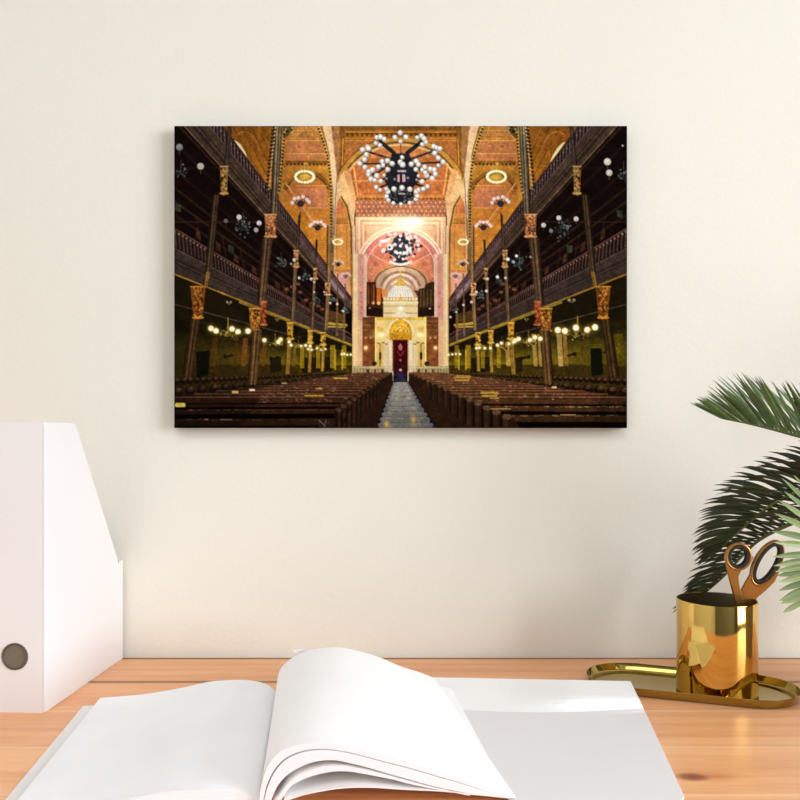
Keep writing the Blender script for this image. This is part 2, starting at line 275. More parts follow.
    for x0, x1, y, w_, c in ((177, 183.5, 404.7, 4.2, (226, 206, 90)), (233, 237, 391.8, 2.6, (220, 190, 100)), (250, 254, 389.7, 2.0, (246, 232, 170)), (305, 323, 395.4, 1.5, (196, 150, 40)), (316, 322, 388.4, 1.4, (190, 150, 60)), (334, 347, 378, 1.6, (214, 170, 60)), (552, 555.5, 387, 1.7, (250, 230, 160)), (481, 497, 392.5, 2.2, (196, 156, 44)), (482, 496, 395.6, 1.4, (220, 180, 70)), (490, 498, 398, 1.2, (206, 160, 70)), (457, 469, 376.5, 3.0, (190, 140, 50)), (455, 468, 380, 1.6, (206, 156, 70)), (282, 286, 383, 1.2, (220, 190, 130)), (490, 510, 408.5, 1.2, (190, 150, 90)), (560, 575, 414.6, .9, (200, 180, 110)), (205, 208, 419.2, .9, (150, 130, 70)), (220, 232, 419.4, .8, (140, 120, 100))):
        line([(x0, y), (x1, y)], w_, c, .9)
    # pew ends, aisle
    poly([(392, 372), (392.6, 382.5), (376, 428), (334, 428), (334, 409), (345, 401), (360, 392), (376, 381.5)], (34, 20, 12))
    poly([(408.6, 372), (408, 382.5), (436, 428), (520, 428), (513, 418), (500, 414), (481, 404.5), (463, 397.5), (440, 386)], (38, 22, 12))
    for k in range(17):
        t = k/16.0; u = t**1.7
        xa = 391+(336-391)*u; ya = 372.5+(410-372.5)*u; h = 9+20*u; w_ = .7+5*u
        line([(xa+w_*.5, ya+1), (xa+w_*.5-.5*u, min(428, ya+h))], w_*.5, (54, 35, 23), .55); line([(xa+w_*.9, ya+1), (xa+w_*.9, min(428, ya+h))], w_*.25, (10, 5, 4), .8)
        disc(xa+w_*.35, ya, w_*.55+.3, (84, 60, 44), .8, w_*.35+.3)
        xb = 409+(507-409)*u; yb = 372.5+(416-372.5)*u; h = 9+24*u; w_ = .8+8*u
        line([(xb-w_*.2, yb+1), (xb-w_*.2, min(428, yb+h))], w_*.55, (56, 37, 22), .6); line([(xb-w_*.75, yb+1), (xb-w_*.7, min(428, yb+h))], w_*.3, (12, 6, 4), .85); disc(xb-w_*.1, yb+.5, w_*.5+.3, (96, 73, 49), .8, w_*.3+.3)
    for a_, b_ in (((349, 409), (341, 428)), ((336, 411), (337, 428))): line([a_, b_], 2.5, (20, 10, 7), .8)
    box(318, 419, 333, 427, (46, 30, 22), .8); line([(319, 420), (325, 426)], 1.0, (130, 116, 104), .7); line([(326, 420), (324, 426)], .9, (120, 106, 96), .7)
    poly([(393, 382), (407.6, 382), (435, 428), (376.5, 428)], grad((152, 148, 136), (92, 90, 84), 382, 428))
    for k in range(11):
        t = k/10.0; y = 383.5+44*t**1.4; xa = 393-(y-382)*.36; xb = 407.6+(y-382)*.595
        line([(xa+2, y), (400-(y-382)*.05, y+1+t), (xb-2, y)], .5+1.1*t, (76, 75, 72), .4); line([(xa+1, y+1.4+t), (xb-1, y+1.4+t)], .4+.6*t, (168, 165, 156), .3)
    poly([(393, 382), (395, 382), (383, 428), (376.5, 428)], (90, 92, 96), .6); poly([(406, 382), (407.6, 382), (435, 428), (428, 428)], (90, 92, 96), .6)
    disc(386, 424, 4.5, (226, 196, 90), .7, 7, soft=1); disc(413, 420, 5, (206, 170, 90), .7, 9, soft=1)
    for k in range(13):
        t = (k/12.0)**1.6; disc(392.5-15.5*t, 384+43*t, .4+1.5*t, (14, 12, 12), .9, .3+1.3*t); disc(408+26*t, 384+43*t, .4+1.5*t, (14, 12, 12), .9, .3+1.3*t)
    # ---- columns
    def shaft(p0, p1, w0, w1, c, hl, both=True):
        (x0, y0), (x1, y1) = p0, p1
        poly([(x0-w0/2, y0), (x0+w0/2, y0), (x1+w1/2, y1), (x1-w1/2, y1)], c, 1, both)
        line([(x0-w0*.08, y0), (x1-w1*.08, y1)], max(.6, w0*.16), hl, .75, both); line([(x0+w0*.26, y0), (x1+w1*.26, y1)], max(.5, w0*.12), hl, .5, both)
        line([(x0-w0*.42, y0), (x1-w1*.42, y1)], max(.5, w0*.14), (22, 13, 8), .7, both)
    def capital(x, y0, y1, w0, w1, c, hl, both=True):
        poly([(x-w0/2, y0), (x+w0/2, y0), (x+w1/2, y1), (x-w1/2, y1)], c, 1, both)
        for k in range(int((y1-y0)*w0*.16)+2):
            xx = x+(rg.rand()-.5)*w1; yy = y0+rg.rand()*(y1-y0); disc(xx, yy, .8+rg.rand()*.5, hl if rg.rand() > .4 else (50, 26, 10), .7, both=both)
        line([(x-w0/2, y0+.6), (x+w0/2, y0+.6)], 1.2, hl, .8, both); line([(x-w1/2-.6, y1-1.5), (x+w1/2+.6, y1-1.5)], 2.0, hl, .8, both)
    br, bh = (46, 32, 21), (98, 75, 50)
    shaft((230, 126), (226.5, 166), 4, 5.5, (44, 34, 30), (96, 80, 68)); capital(224, 166, 195, 8, 6, (126, 92, 44), (196, 156, 84)); shaft((216, 195), (208, 275), 7, 6.5, br, bh); shaft((208, 272), (205, 288), 5, 5, (90, 62, 24), (180, 140, 40)); capital(198, 286, 319, 15, 9, (116, 60, 20), (196, 136, 44)); shaft((195, 319), (187, 378), 10, 11, (46, 30, 14), (96, 70, 36))
    shaft((278, 126), (274, 214), 8.5, 7.5, (72, 58, 42), (150, 130, 96)); capital(270.5, 214, 238, 12, 10, (156, 92, 54), (220, 160, 100)); shaft((267, 238), (261, 304), 11.5, 8, (58, 40, 26), (124, 94, 66)); capital(263.5, 301, 326, 6, 5, (150, 66, 34), (206, 110, 60)); capital(255, 308, 332, 12, 9, (140, 82, 26), (214, 158, 56)); shaft((256.5, 330), (252, 384), 11, 10, (70, 46, 22), (140, 102, 54))
    for q in along([(275.5, 127), (271, 168), (268.5, 192)], 3.6): disc(q[0]-2.2, q[1], 1.5, (36, 26, 16), .95, both=True); disc(q[0]-.2, q[1]+1.2, .9, (196, 176, 136), .8, both=True)
    for q in along([(284, 127), (281, 165), (278, 195)], 3.4): disc(q[0]+.8, q[1], 1.2, (60, 44, 22), .9, both=True); disc(q[0], q[1]+1.5, .8, (206, 180, 120), .7, both=True)
    poly([(283, 126), (294, 126), (291, 133), (287, 137), (283, 139)], (60, 50, 30), .9, True); 
    for k in range(12): disc(284+rg.rand()*8, 127+rg.rand()*8, 1.0, (140, 120, 70) if k % 2 else (24, 22, 10), .9, both=True)
    shaft((299.5, 215), (297, 250), 2.4, 2.6, (40, 30, 24), (110, 90, 66)); capital(296, 250, 268, 5, 4, (140, 98, 54), (206, 160, 96)); shaft((295, 268), (292, 326), 4, 3.6, (78, 58, 36), (150, 118, 78)); capital(290, 322, 340, 6.5, 5, (176, 120, 34), (226, 176, 60)); shaft((289, 340), (287, 374), 5, 5, (120, 90, 30), (170, 130, 50))
    shaft((316.5, 240), (315.5, 268), 2, 2, (44, 32, 26), (110, 90, 66)); capital(315, 268, 280, 3.6, 3, (150, 104, 60), (210, 164, 100)); shaft((314, 280), (312, 330), 3, 3, (84, 60, 38), (160, 120, 80)); capital(310, 330, 344, 5, 4, (190, 136, 40), (230, 180, 70)); shaft((310, 344), (309, 372), 3.6, 3.6, (140, 106, 32), (190, 150, 60))
    shaft((329, 226), (328.5, 284), 3.6, 3.4, (120, 88, 50), (196, 156, 96)); capital(327.5, 283, 296, 5, 4.4, (186, 120, 76), (236, 180, 120)); shaft((327.5, 296), (325.5, 330), 4.4, 4, (110, 78, 48), (180, 140, 90)); capital(323, 332, 346, 5, 4, (196, 146, 40), (236, 190, 80)); shaft((323, 346), (322, 371), 3.4, 3.4, (150, 116, 32), (200, 160, 60))
    for q in along([(328.6, 226), (328.2, 272)], 2.4): disc(q[0]-1.6, q[1], .8, (50, 30, 16), .9, both=True)
    for x, y0, y1, w_ in ((337.5, 274, 300, 1.4), (345, 284, 312, 1.4), (337, 300, 335, 2.0), (344, 310, 340, 1.8)): line([(x, y0), (x-.4, y1)], w_, (96, 62, 50) if y0 < 290 else (120, 88, 50), .9, True)
    line([(300.2, 213), (299, 232)], 1.2, (30, 22, 18), .9, True); line([(316.8, 240), (316.4, 256)], 1.4, (44, 30, 22), .9, True)
    for q in along([(351.2, 232), (351.2, 305)], 2.0): disc(q[0], q[1], .7, (110, 76, 40), .8, both=True)
    # ---- lamps in the side bays
    for cx, cy, rx, ry in ((304.5, 177, 9.2, 5.6), (337.5, 242, 4.6, 2.6)):
        for s in (0, 1):
            xx = cx if s == 0 else 800.5-cx
            if cx < 310: line([(xx, 163), (xx, 172)], .8, (150, 120, 40)); disc(xx+1, 164, 2.2, (190, 150, 60), .9, 1.2)
            disc(xx, cy, rx*.55, (190, 150, 30), .8, ry*.5); disc(xx, cy, rx*1.3, (250, 220, 120), .35, ry*1.4, soft=.6)
            for k in range(20): disc(xx+rx*math.cos(k*.314), cy+ry*math.sin(k*.314), 1.35 if cx < 310 else .9, (255, 250, 196))
    def cluster(x, y, s, n, col, arm=(46, 36, 44)):
        disc(x, y+s*.15, s*.6, arm, .95, s*.6)
        for k in range(n):
            an = math.pi*(.05+.9*k/(n-1)) if n > 1 else 0; px, py = x+s*1.5*math.cos(an), y-s*math.sin(an)*1.1+s*.15*(k % 2)
            line([(x, y+s*.3), (px, py)], s*.16, arm, .9); disc(px, py, s*.33, col)
    for s in (0, 1):
        f = (lambda v: v) if s == 0 else (lambda v: 800.5-v)
        cluster(f(300.5), 203, 5.6, 6, (226, 210, 206)); cluster(f(317.5), 227, 5.0, 7, (236, 214, 206)); cluster(f(338), 264, 3.4, 6, (216, 190, 180)); cluster(f(345.5), 276, 3.0, 6, (226, 196, 186), (110, 84, 84))
    # unlit lamps in the dark galleries
    for x, y, n, s in ((181, 172, 22, 6), (243, 226, 34, 7), (250, 258, 0, 0), (281, 262, 28, 5), (305, 276, 20, 4), (316, 300, 16, 4), (561, 229, 40, 8), (623, 175, 24, 7), (519, 263, 34, 6), (498, 280, 24, 4), (481, 295, 22, 4), (345, 311, 12, 3), (455, 311, 12, 3), (332, 300, 12, 3)):
        for k in range(n):
            g = rg.rand(); disc(x+rg.randn()*s*.55, y+rg.randn()*s*.6, .5+g*.6, (70+50*g, 82+50*g, 74+46*g), .75)
        if n: line([(x, y-s*1.9), (x, y)], .7, (70, 72, 66), .7); disc(x, y+s*.3, s*1.0, (28, 36, 34), .5, s*.4)
    for x, y in ((178, 208), (231, 249), (569, 249), (619, 214)): poly([(x-3, y-4), (x+3, y-3), (x+2.5, y+4), (x-2.5, y+3)], (52, 60, 46), .8)
    for x, y, r, c in ((179.5, 147.5, 3.4, (120, 126, 118)), (200.5, 166.5, 3.4, (176, 166, 156)), (226, 221, 2.1, (104, 88, 72)), (239, 217.3, 2.6, (196, 188, 180)), (259, 223.2, 2.5, (200, 196, 190)), (256, 230, 2.3, (170, 166, 160)), (606.8, 162, 3.6, (206, 196, 180)), (608.6, 173, 3.2, (196, 188, 172)), (558.2, 218, 2.4, (206, 200, 190)), (543, 225.3, 2.4, (196, 190, 178)), (575.6, 219, 2.5, (196, 186, 172)), (550.5, 231, 2, (110, 116, 120)), (567, 227, 2, (96, 100, 106)), (622, 146, 1.0, (190, 180, 160)), (294, 260, 1.7, (206, 196, 190)), (291, 264, 1.3, (150, 140, 136)), (299, 278, 1.4, (206, 206, 210)), (311, 279, 1.5, (216, 206, 190)), (314, 282, 1.2, (196, 190, 180)), (314, 292, 1.0, (220, 200, 180)), (324, 292, 1.0, (220, 200, 180)), (330, 303, 1.2, (220, 206, 196)), (337, 304, 1.2, (226, 206, 190)), (343, 311, 1.2, (226, 206, 190)), (507.5, 259.3, 1.8, (236, 232, 228)), (513, 262, 1.6, (150, 160, 170)), (497, 277, 1.6, (226, 220, 214)), (487, 279, 1.4, (206, 200, 196)), (505, 278, 1.3, (206, 200, 196)), (486, 291, 1.5, (216, 206, 200)), (476, 292, 1.4, (216, 206, 200)), (471, 302, 1.3, (206, 200, 200)), (463, 305, 1.2, (206, 200, 196)), (456, 312, 1.1, (206, 200, 196)), (516, 256, 1.5, (220, 216, 210)), (530, 257, 1.2, (150, 146, 140)), (450, 317, 1.2, (226, 206, 190))):
        disc(x, y, r, c); disc(x-r*.2, y-r*.3, r*.55, tuple(min(255, int(v*1.12)) for v in c), .8); line([(x, y+r), (x, y+r*2)], r*.35, (90, 76, 60), .7)
    for x, y, w_ in ((229, 302, 3), (571, 300, 4), (277, 319, 2), (526, 319, 2)): disc(x-w_*.6, y, w_*.4, (180, 160, 110), .8); disc(x+w_*.6, y, w_*.4, (180, 160, 110), .8); disc(x, y+1.6, w_*.6, (90, 80, 60), .9, 1)
    # ---- lit globe chandeliers under the galleries
    def lit(cx, cy, w_, globes, r):
        line([(cx, cy-w_*.55), (cx, cy+w_*.2)], w_*.05, (150, 120, 40), .9); disc(cx, cy+w_*.22, w_*.42, (40, 32, 12), .9, w_*.14)
        for k in range(int(w_*1.6)): disc(cx+rg.randn()*w_*.25, cy+w_*.15+rg.randn()*w_*.09, .5+rg.rand()*.4, (190, 160, 70) if rg.rand() > .5 else (70, 62, 34), .8)
        for x, y in globes: line([(cx, cy+w_*.2), (x, y+r*.6)], .6, (130, 100, 40), .7); disc(x, y, r*2.6, (236, 196, 60), .45, soft=.5); disc(x, y, r*1.1, (255, 234, 150)); disc(x, y, r*.8, (255, 253, 240))
    lit(228, 331, 24, ((211, 328.3), (216, 330.7), (232, 328.8), (238, 331.7), (248, 331)), 2.6)
    lit(577, 331, 26, ((557.3, 330), (564.3, 330.8), (575.3, 327.6), (586.7, 329.8), (594.5, 327.2)), 2.9)
    lit(275, 341, 14, ((264.2, 340), (280.5, 339.4), (278.3, 341.8)), 2.0); lit(528, 340, 16, ((515, 340.3), (518.2, 338.8), (529.5, 340), (534.5, 337.2), (539.8, 338.6)), 2.1)
    lit(298, 345, 10, ((289, 341.6), (291, 345), (301, 346.2), (305.5, 345.4), (310, 346)), 1.4); lit(503, 346, 11, ((497, 345), (501, 343), (508.5, 344), (513, 342)), 1.5)
    lit(316, 348, 7, ((308, 349), (311.5, 349.6), (317, 348), (321, 349.6), (325.2, 349)), 1.1); lit(482, 348, 8, ((476, 348), (479, 347.6), (484.5, 348), (490, 348)), 1.3)
    for x, y in ((341.5, 354), (344, 353.6), (347, 354.6), (350.5, 354.4), (459.5, 354), (455.5, 353.8), (452, 354.2), (448, 354.6)): disc(x, y, 2.6, (250, 220, 90), .6, soft=.5); disc(x, y, 1.1, (255, 250, 200))
    # ---- the two great chandeliers
    def P7(x, y): return 350+x*.125, 125+y*.125
    ink = (26, 25, 32)
    def bar(a_, b_, w_, c=ink): line([P7(*a_), P7(*b_)], w_, c)
    bar((403, 130), (403, 250), .9); 
    for a_, b_, w_ in (((238, 130), (370, 250), 3.0), ((570, 130), (430, 250), 3.0), ((270, 160), (350, 225), 4.0), ((540, 160), (455, 225), 4.0), ((140, 215), (330, 275), 2.0), ((680, 205), (480, 275), 2.0), ((110, 312), (260, 312), 1.6), ((720, 300), (540, 310), 1.6)): bar(a_, b_, w_)
    for k in range(30):
        t = rg.rand(); s = rg.rand() > .5
        x, y = (140+190*t, 212+65*t) if s else (670-190*t, 210+65*t); disc(*P7(x+rg.randn()*6, y+rg.randn()*9), .8, (70, 62, 66), .8)
    poly([P7(*q) for q in ((330, 230), (470, 230), (500, 300), (545, 400), (545, 460), (505, 500), (510, 590), (470, 630), (330, 630), (295, 590), (305, 500), (275, 450), (285, 390), (320, 300))], ink)
    for a_, b_ in (((320, 330), (180, 400)), ((480, 330), (640, 400)), ((300, 430), (230, 440)), ((510, 430), (600, 440)), ((310, 470), (240, 500)), ((500, 470), (580, 490)), ((320, 300), (250, 350)), ((480, 300), (560, 350))): bar(a_, b_, 2.0)
    disc(*P7(385, 200), 5, (190, 112, 60), .4, 3); poly([P7(*q) for q in ((375, 400), (395, 395), (395, 460), (375, 455))], (168, 126, 136)); poly([P7(*q) for q in ((415, 395), (440, 400), (440, 455), (415, 460))], (168, 126, 136)); poly([P7(*q) for q in ((375, 362), (445, 362), (445, 378), (375, 378))], (140, 130, 138))
    for x, y in ((355, 435), (460, 425), (290, 430), (545, 410), (530, 440), (265, 405)): disc(*P7(x, y), 1.3, (150, 130, 150), .8)
    for k in range(60):
        an = rg.rand()*6.28; disc(*P7(412+95*math.cos(an)*rg.rand()**.5, 572+48*math.sin(an)), .7, (92, 88, 92) if rg.rand() > .4 else (10, 9, 12), .8)
    for k in range(24): disc(*P7(385+rg.rand()*55, 546+rg.rand()*8), .6, (150, 140, 140), .7)
    gl = [(400, 65, 1), (357, 102, 1), (445, 100, 1), (403, 135, .8), (212, 103, .9), (242, 98, 1), (272, 116, .9), (205, 150, .85), (238, 168, .9), (535, 105, .85), (570, 90, 1), (590, 112, 1), (606, 140, .8), (575, 160, .9),
          (98, 200, 1), (140, 178, .9), (147, 190, 1), (130, 240, 1), (668, 175, 1), (690, 185, .9), (716, 192, 1), (675, 228, 1), (115, 280, 1), (76, 312, .95), (118, 340, .95), (705, 268, 1), (742, 300, .95), (705, 328, .8),
          (255, 295, .95), (298, 288, 1), (335, 312, 1), (262, 325, .8), (300, 358, .95), (225, 338, .95), (488, 315, 1), (528, 292, 1), (545, 320, .95), (525, 358, .9), (596, 340, 1), (575, 362, .85),
          (150, 378, 1.1), (178, 362, 1), (145, 400, .9), (212, 408, 1.05), (165, 435, 1), (195, 445, .8), (640, 355, 1.05), (672, 362, 1), (680, 395, 1), (610, 405, 1.05), (655, 430, 1), (600, 385, .9),
          (245, 452, .9), (208, 500, .85), (238, 522, .8), (270, 405, .6), (575, 455, .95), (618, 495, .85), (585, 515, .9), (545, 410, .6),
          (415, 262, .8), (400, 300, 1), (418, 318, 1.1), (350, 514, 1), (414, 504, 1), (477, 516, 1), (300, 535, 1), (290, 575, .9), (305, 605, .85), (345, 628, .8), (405, 635, .7), (475, 625, .8), (525, 595, .9), (535, 570, .9), (530, 535, 1), (545, 522, .8), (290, 515, .8)]
    for x, y, s in gl:
        r = 2.85*s; px, py = P7(x, y); disc(px, py, r, (112, 100, 104)); disc(px-.1, py-.25, r*.88, (160, 150, 153)); disc(px-.2, py-.6, r*.66, (190, 181, 184), .9); disc(px-.3, py-.9, r*.36, (212, 205, 208), .8)
    # smaller chandelier further down the nave
    disc(400.2, 248, 9, (34, 30, 40), .95, 13); disc(400.2, 262, 7, (34, 32, 40), .9, 5); disc(400, 249, 14, (60, 52, 62), .75, 8)
    for k in range(100):
        an = rg.rand()*6.28; rr = 6+rg.rand()*14; px = 400.2+rr*math.cos(an)*1.05; py = 246+rr*math.sin(an)*.72+(2 if abs(px-400) < 8 else -1)
        disc(px, py, 1.2+rg.rand()*.7, (216, 196, 204) if rg.rand() > .42 else (38, 34, 46), .9)
    for k in range(11): disc(390+k*2.05, 262+2.6*math.sin(k/10*math.pi), 1.4, (222, 208, 212), .95)
    for x, y in ((400.2, 236), (395, 234), (406, 234), (400.2, 246), (400.2, 253), (397, 253), (404, 253)): disc(x, y, 1.5, (232, 206, 214))
    # fine grain of the print
    def tex(px):
        k = max(1, int(px*SS)); hh, ww = H//k+3, W//k+3; g = rg.randn(hh, ww); yi = np.arange(H)/k; xi = np.arange(W)/k; y0 = yi.astype(int); x0 = xi.astype(int); fy_ = (yi-y0)[:, None]; fx_ = (xi-x0)[None]
        fy_ = fy_*fy_*(3-2*fy_); fx_ = fx_*fx_*(3-2*fx_)
        return (g[y0][:, x0]*(1-fy_)*(1-fx_)+g[y0+1][:, x0]*fy_*(1-fx_)+g[y0][:, x0+1]*(1-fy_)*fx_+g[y0+1][:, x0+1]*fy_*fx_)
    lum = A.mean(2)/255; amt = np.clip(1-lum*1.1, .12, .8)
    A *= np.exp(amt*(.13*tex(1.0)+.11*tex(2.2)+.10*tex(6)))[..., None]
    A *= (1+.05*np.stack([tex(3), tex(3)*.6, tex(3)], -1)*amt[..., None])
    L_ = A.mean(2, keepdims=True); A[:] = L_+(A-L_)*.96
    xx_ = np.abs(GX-400)[None, :, None]; yy_ = GY[:, None, None]; t_ = 1/(1+np.exp((yy_-(150+(xx_-60)*0+130-xx_*1.15))/10.0))       # the lit vaults read a little brighter than the galleries
    A *= (.95+.27*t_)+.0*A; A *= 1+t_*(np.array([.985, 1.03, .97])-1)
    n = rg.randn(H//2+1, W//2+1).astype(np.float32); n = np.repeat(np.repeat(n, 2, 0), 2, 1)[:H, :W]
    A *= (1+.022*n)[..., None]; A[:] = np.clip(A, 0, 255)
    # area-average down to the vertex grid
    q = int(round(SS/OUT)); h2, w2 = H//q, W//q
    return A[:h2*q, :w2*q].reshape(h2, q, w2, q, 3).mean((1, 3))
LP = dict(win=178, ceil=33, cx=-.3, cy=-1.1, exp=-.27)
# ---------------------------------------------------------------- scene
import bpy, bmesh, random
from mathutils import Vector, Matrix
SC = bpy.context.scene; COL = SC.collection
F, HX, HY, H = 850.0, 400.0, 431.0, 0.2957          # focal length in px, principal point, eye height above the desk
WALL = 1.112                                        # distance of the wall behind the desk
def at(px, py, Y): return Vector(((px-HX)*Y/F, Y, H-(py-HY)*Y/F))
def on(px, py, z): return at(px, py, (H-z)*F/(py-HY))
def link(o, parent=None):
    COL.objects.link(o)
    if parent is not None: o.parent = parent
    return o
def mesh(name, V, FC, mats, parent=None, smooth=False, mi=None, angle=None):
    me = bpy.data.meshes.new(name); off = parent_loc(parent)
    me.from_pydata([tuple(Vector(v)-off) for v in V], [], FC)
    for m in (mats if isinstance(mats, (list, tuple)) else [mats]): me.materials.append(m)
    if mi is not None: me.polygons.foreach_set('material_index', mi)
    bm = bmesh.new(); bm.from_mesh(me); bmesh.ops.recalc_face_normals(bm, faces=bm.faces); bm.to_mesh(me); bm.free()
    if smooth:
        me.polygons.foreach_set('use_smooth', [True]*len(me.polygons))
        if angle is not None: me.set_sharp_from_angle(angle=math.radians(angle))
    me.update()
    return link(bpy.data.objects.new(name, me), parent)
def parent_loc(p):
    v = Vector((0, 0, 0))
    while p is not None: v += p.location; p = p.parent
    return v
def tag(o, label=None, cat=None, group=None, kind=None):
    for k, v in (('label', label), ('category', cat), ('group', group), ('kind', kind)):
        if v: o[k] = v
    return o
def empty(name, loc, label, cat):
    o = bpy.data.objects.new(name, None); o.location = loc; o.empty_display_size = .05; link(o); return tag(o, label, cat)
def boxvf(x0, x1, y0, y1, z0, z1):
    V = [(x, y, z) for z in (z0, z1) for y in (y0, y1) for x in (x0, x1)]
    return V, [(0, 1, 3, 2), (4, 6, 7, 5), (0, 4, 5, 1), (2, 3, 7, 6), (0, 2, 6, 4), (1, 5, 7, 3)]
class MB:
    def __init__(s): s.V = []; s.F = []; s.M = []
    def add(s, V, FC, m=0):
        b = len(s.V); s.V += [tuple(v) for v in V]; s.F += [tuple(i+b for i in f) for f in FC]; s.M += [m]*len(FC); return s
    def box(s, *a, m=0): return s.add(*boxvf(*a), m)
    def build(s, name, mats, parent=None, smooth=False, angle=None): return mesh(name, s.V, s.F, mats, parent, smooth, s.M, angle)
def bevel(o, w, n=2):
    m = o.modifiers.new('bevel', 'BEVEL'); m.width = w; m.segments = n; m.limit_method = 'ANGLE'; return o
def spline(P, n):
    P = [np.array(p, float) for p in P]; Q = [2*P[0]-P[1]]+P+[2*P[-1]-P[-2]]; out = []
    for k in range(1, len(Q)-2):
        for j in range(12):
            t = j/12; a, b, c, d = Q[k-1:k+3]
            out.append(.5*(2*b+(c-a)*t+(2*a-5*b+4*c-d)*t*t+(3*b-a-3*c+d)*t**3))
    out.append(P[-1]); out = np.array(out); L = np.r_[0, np.cumsum(np.linalg.norm(np.diff(out, axis=0), axis=1))]
    s = np.linspace(0, L[-1], n)
    return np.stack([np.interp(s, L, out[:, i]) for i in range(out.shape[1])], 1)
# ---- materials
def lin(c): return tuple(((v/255)/12.92 if v <= 10 else (((v/255)+.055)/1.055)**2.4) for v in c)
def mat(name, col=(200, 200, 200), rough=.5, metal=0.0, linear=None, spec=None):
    m = bpy.data.materials.new(name); m.use_nodes = True; p = m.node_tree.nodes['Principled BSDF']
    p.inputs['Base Color'].default_value = (*(linear or lin(col)), 1); p.inputs['Roughness'].default_value = rough; p.inputs['Metallic'].default_value = metal
    if spec is not None: p.inputs['Specular IOR Level'].default_value = spec
    return m, m.node_tree, p
class NT:
    def __init__(s, t): s.t = t; s.L = t.links.new
    def n(s, kind, **kw):
        o = s.t.nodes.new(kind)
        for k, v in kw.items():
            if k.startswith('i_'): o.inputs[k[2:].replace('_', ' ')].default_value = v
            else: setattr(o, k, v)
        return o
    def math(s, op, a, b=None, c=None):
        o = s.t.nodes.new('ShaderNodeMath'); o.operation = op
        for i, v in enumerate((a, b, c)):
            if v is None: continue
            if isinstance(v, (int, float)): o.inputs[i].default_value = v
            else: s.L(v, o.inputs[i])
        return o.outputs[0]
    def mix(s, fac, a, b, mode='MIX'):
        o = s.t.nodes.new('ShaderNodeMix'); o.data_type = 'RGBA'; o.blend_type = mode
        for i, v in ((0, fac), (6, a), (7, b)):
            if isinstance(v, (int, float)): o.inputs[i].default_value = v
            elif isinstance(v, tuple): o.inputs[i].default_value = (*v, 1) if len(v) == 3 else v
            else: s.L(v, o.inputs[i])
        return o.outputs[2]
    def ramp(s, fac, stops):
        o = s.t.nodes.new('ShaderNodeValToRGB'); e = o.color_ramp.elements
        while len(e) < len(stops): e.new(.5)
        for q, (p, c) in zip(e, stops): q.position = p; q.color = (*c, 1)
        s.L(fac, o.inputs[0]); return o.outputs[0]
def noisy(name, col, col2, scale, rough, bump=0.0, bscale=200, metal=0.0, stretch=(1, 1, 1)):
    m, t, p = mat(name, col, rough, metal); N = NT(t); tc = N.n('ShaderNodeTexCoord'); mp = N.n('ShaderNodeMapping'); mp.inputs['Scale'].default_value = stretch
    N.L(tc.outputs['Object'], mp.inputs[0]); nz = N.n('ShaderNodeTexNoise', i_Scale=scale, i_Detail=5.0); N.L(mp.outputs[0], nz.inputs['Vector'])
    N.L(N.mix(nz.outputs[0], lin(col), lin(col2)), p.inputs['Base Color'])
    if bump:
        nb = N.n('ShaderNodeTexNoise', i_Scale=bscale, i_Detail=4.0); N.L(mp.outputs[0], nb.inputs['Vector'])
        b = N.n('ShaderNodeBump', i_Strength=bump, i_Distance=.002); N.L(nb.outputs[0], b.inputs['Height']); N.L(b.outputs[0], p.inputs['Normal'])
    return m
M = {}
M['plaster'] = noisy('cream_plaster', (231, 228, 215), (238, 235, 223), 3.0, .9, .12, 160)
M['room'] = noisy('room_paint', (104, 104, 104), (112, 112, 112), 2.0, .9)
M['side'] = noisy('side_wall_paint', (206, 204, 200), (214, 212, 208), 2.0, .9)
M['ceiling'] = noisy('ceiling_paint', (226, 228, 230), (232, 234, 236), 2.0, .9)
M['floorwood'] = noisy('floor_boards', (78, 70, 64), (98, 88, 80), 6.0, .45, stretch=(1, 12, 1))
M['white_trim'] = noisy('white_trim', (240, 238, 234), (246, 245, 242), 4.0, .4)
M['card'] = noisy('white_card', (232, 231, 232), (237, 236, 237), 6.0, .6, .03, 300)
M['paper'] = noisy('paper', (247, 246, 246), (252, 251, 251), 16.0, .9)
M['paper_left'] = noisy('paper_show_through', (238, 238, 241), (250, 250, 251), 14.0, .9, stretch=(1, 1, 1))
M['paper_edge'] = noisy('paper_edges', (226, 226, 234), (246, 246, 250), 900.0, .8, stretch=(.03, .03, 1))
M['paper_grey'] = noisy('pale_grey_paper', (227, 224, 224), (231, 228, 228), 8.0, .9)
M['cover'] = noisy('cover_card', (226, 224, 224), (236, 234, 233), 8.0, .4)
M['gold'] = mat('polished_brass', rough=.07, metal=1.0, linear=(.70, .46, .12))[0]
M['gold_tray'] = mat('dark_polished_brass', rough=.09, metal=1.0, linear=(.40, .29, .075))[0]
M['lining'] = mat('cup_lining', rough=.28, metal=1.0, linear=(.42, .37, .25))[0]
M['copper'] = mat('copper_handle', rough=.32, metal=.9, linear=(.50, .235, .06))[0]
M['black'] = noisy('black_rubber', (16, 14, 14), (26, 23, 22), 40.0, .5)
M['steel'] = mat('steel_blade', (200, 200, 200), .25, 1.0)[0]
M['pot'] = noisy('grey_clay', (150, 146, 138), (172, 168, 160), 10.0, .8, .2)
M['soil'] = noisy('soil', (44, 32, 24), (74, 56, 40), 60.0, .95, .6)
M['bark'] = noisy('shaggy_bark', (70, 50, 32), (110, 84, 54), 40.0, .9, .8, stretch=(1, 1, 3))
M['stretcher'] = noisy('pine_stretcher', (206, 170, 120), (222, 190, 142), 8.0, .7, stretch=(1, 1, 8))
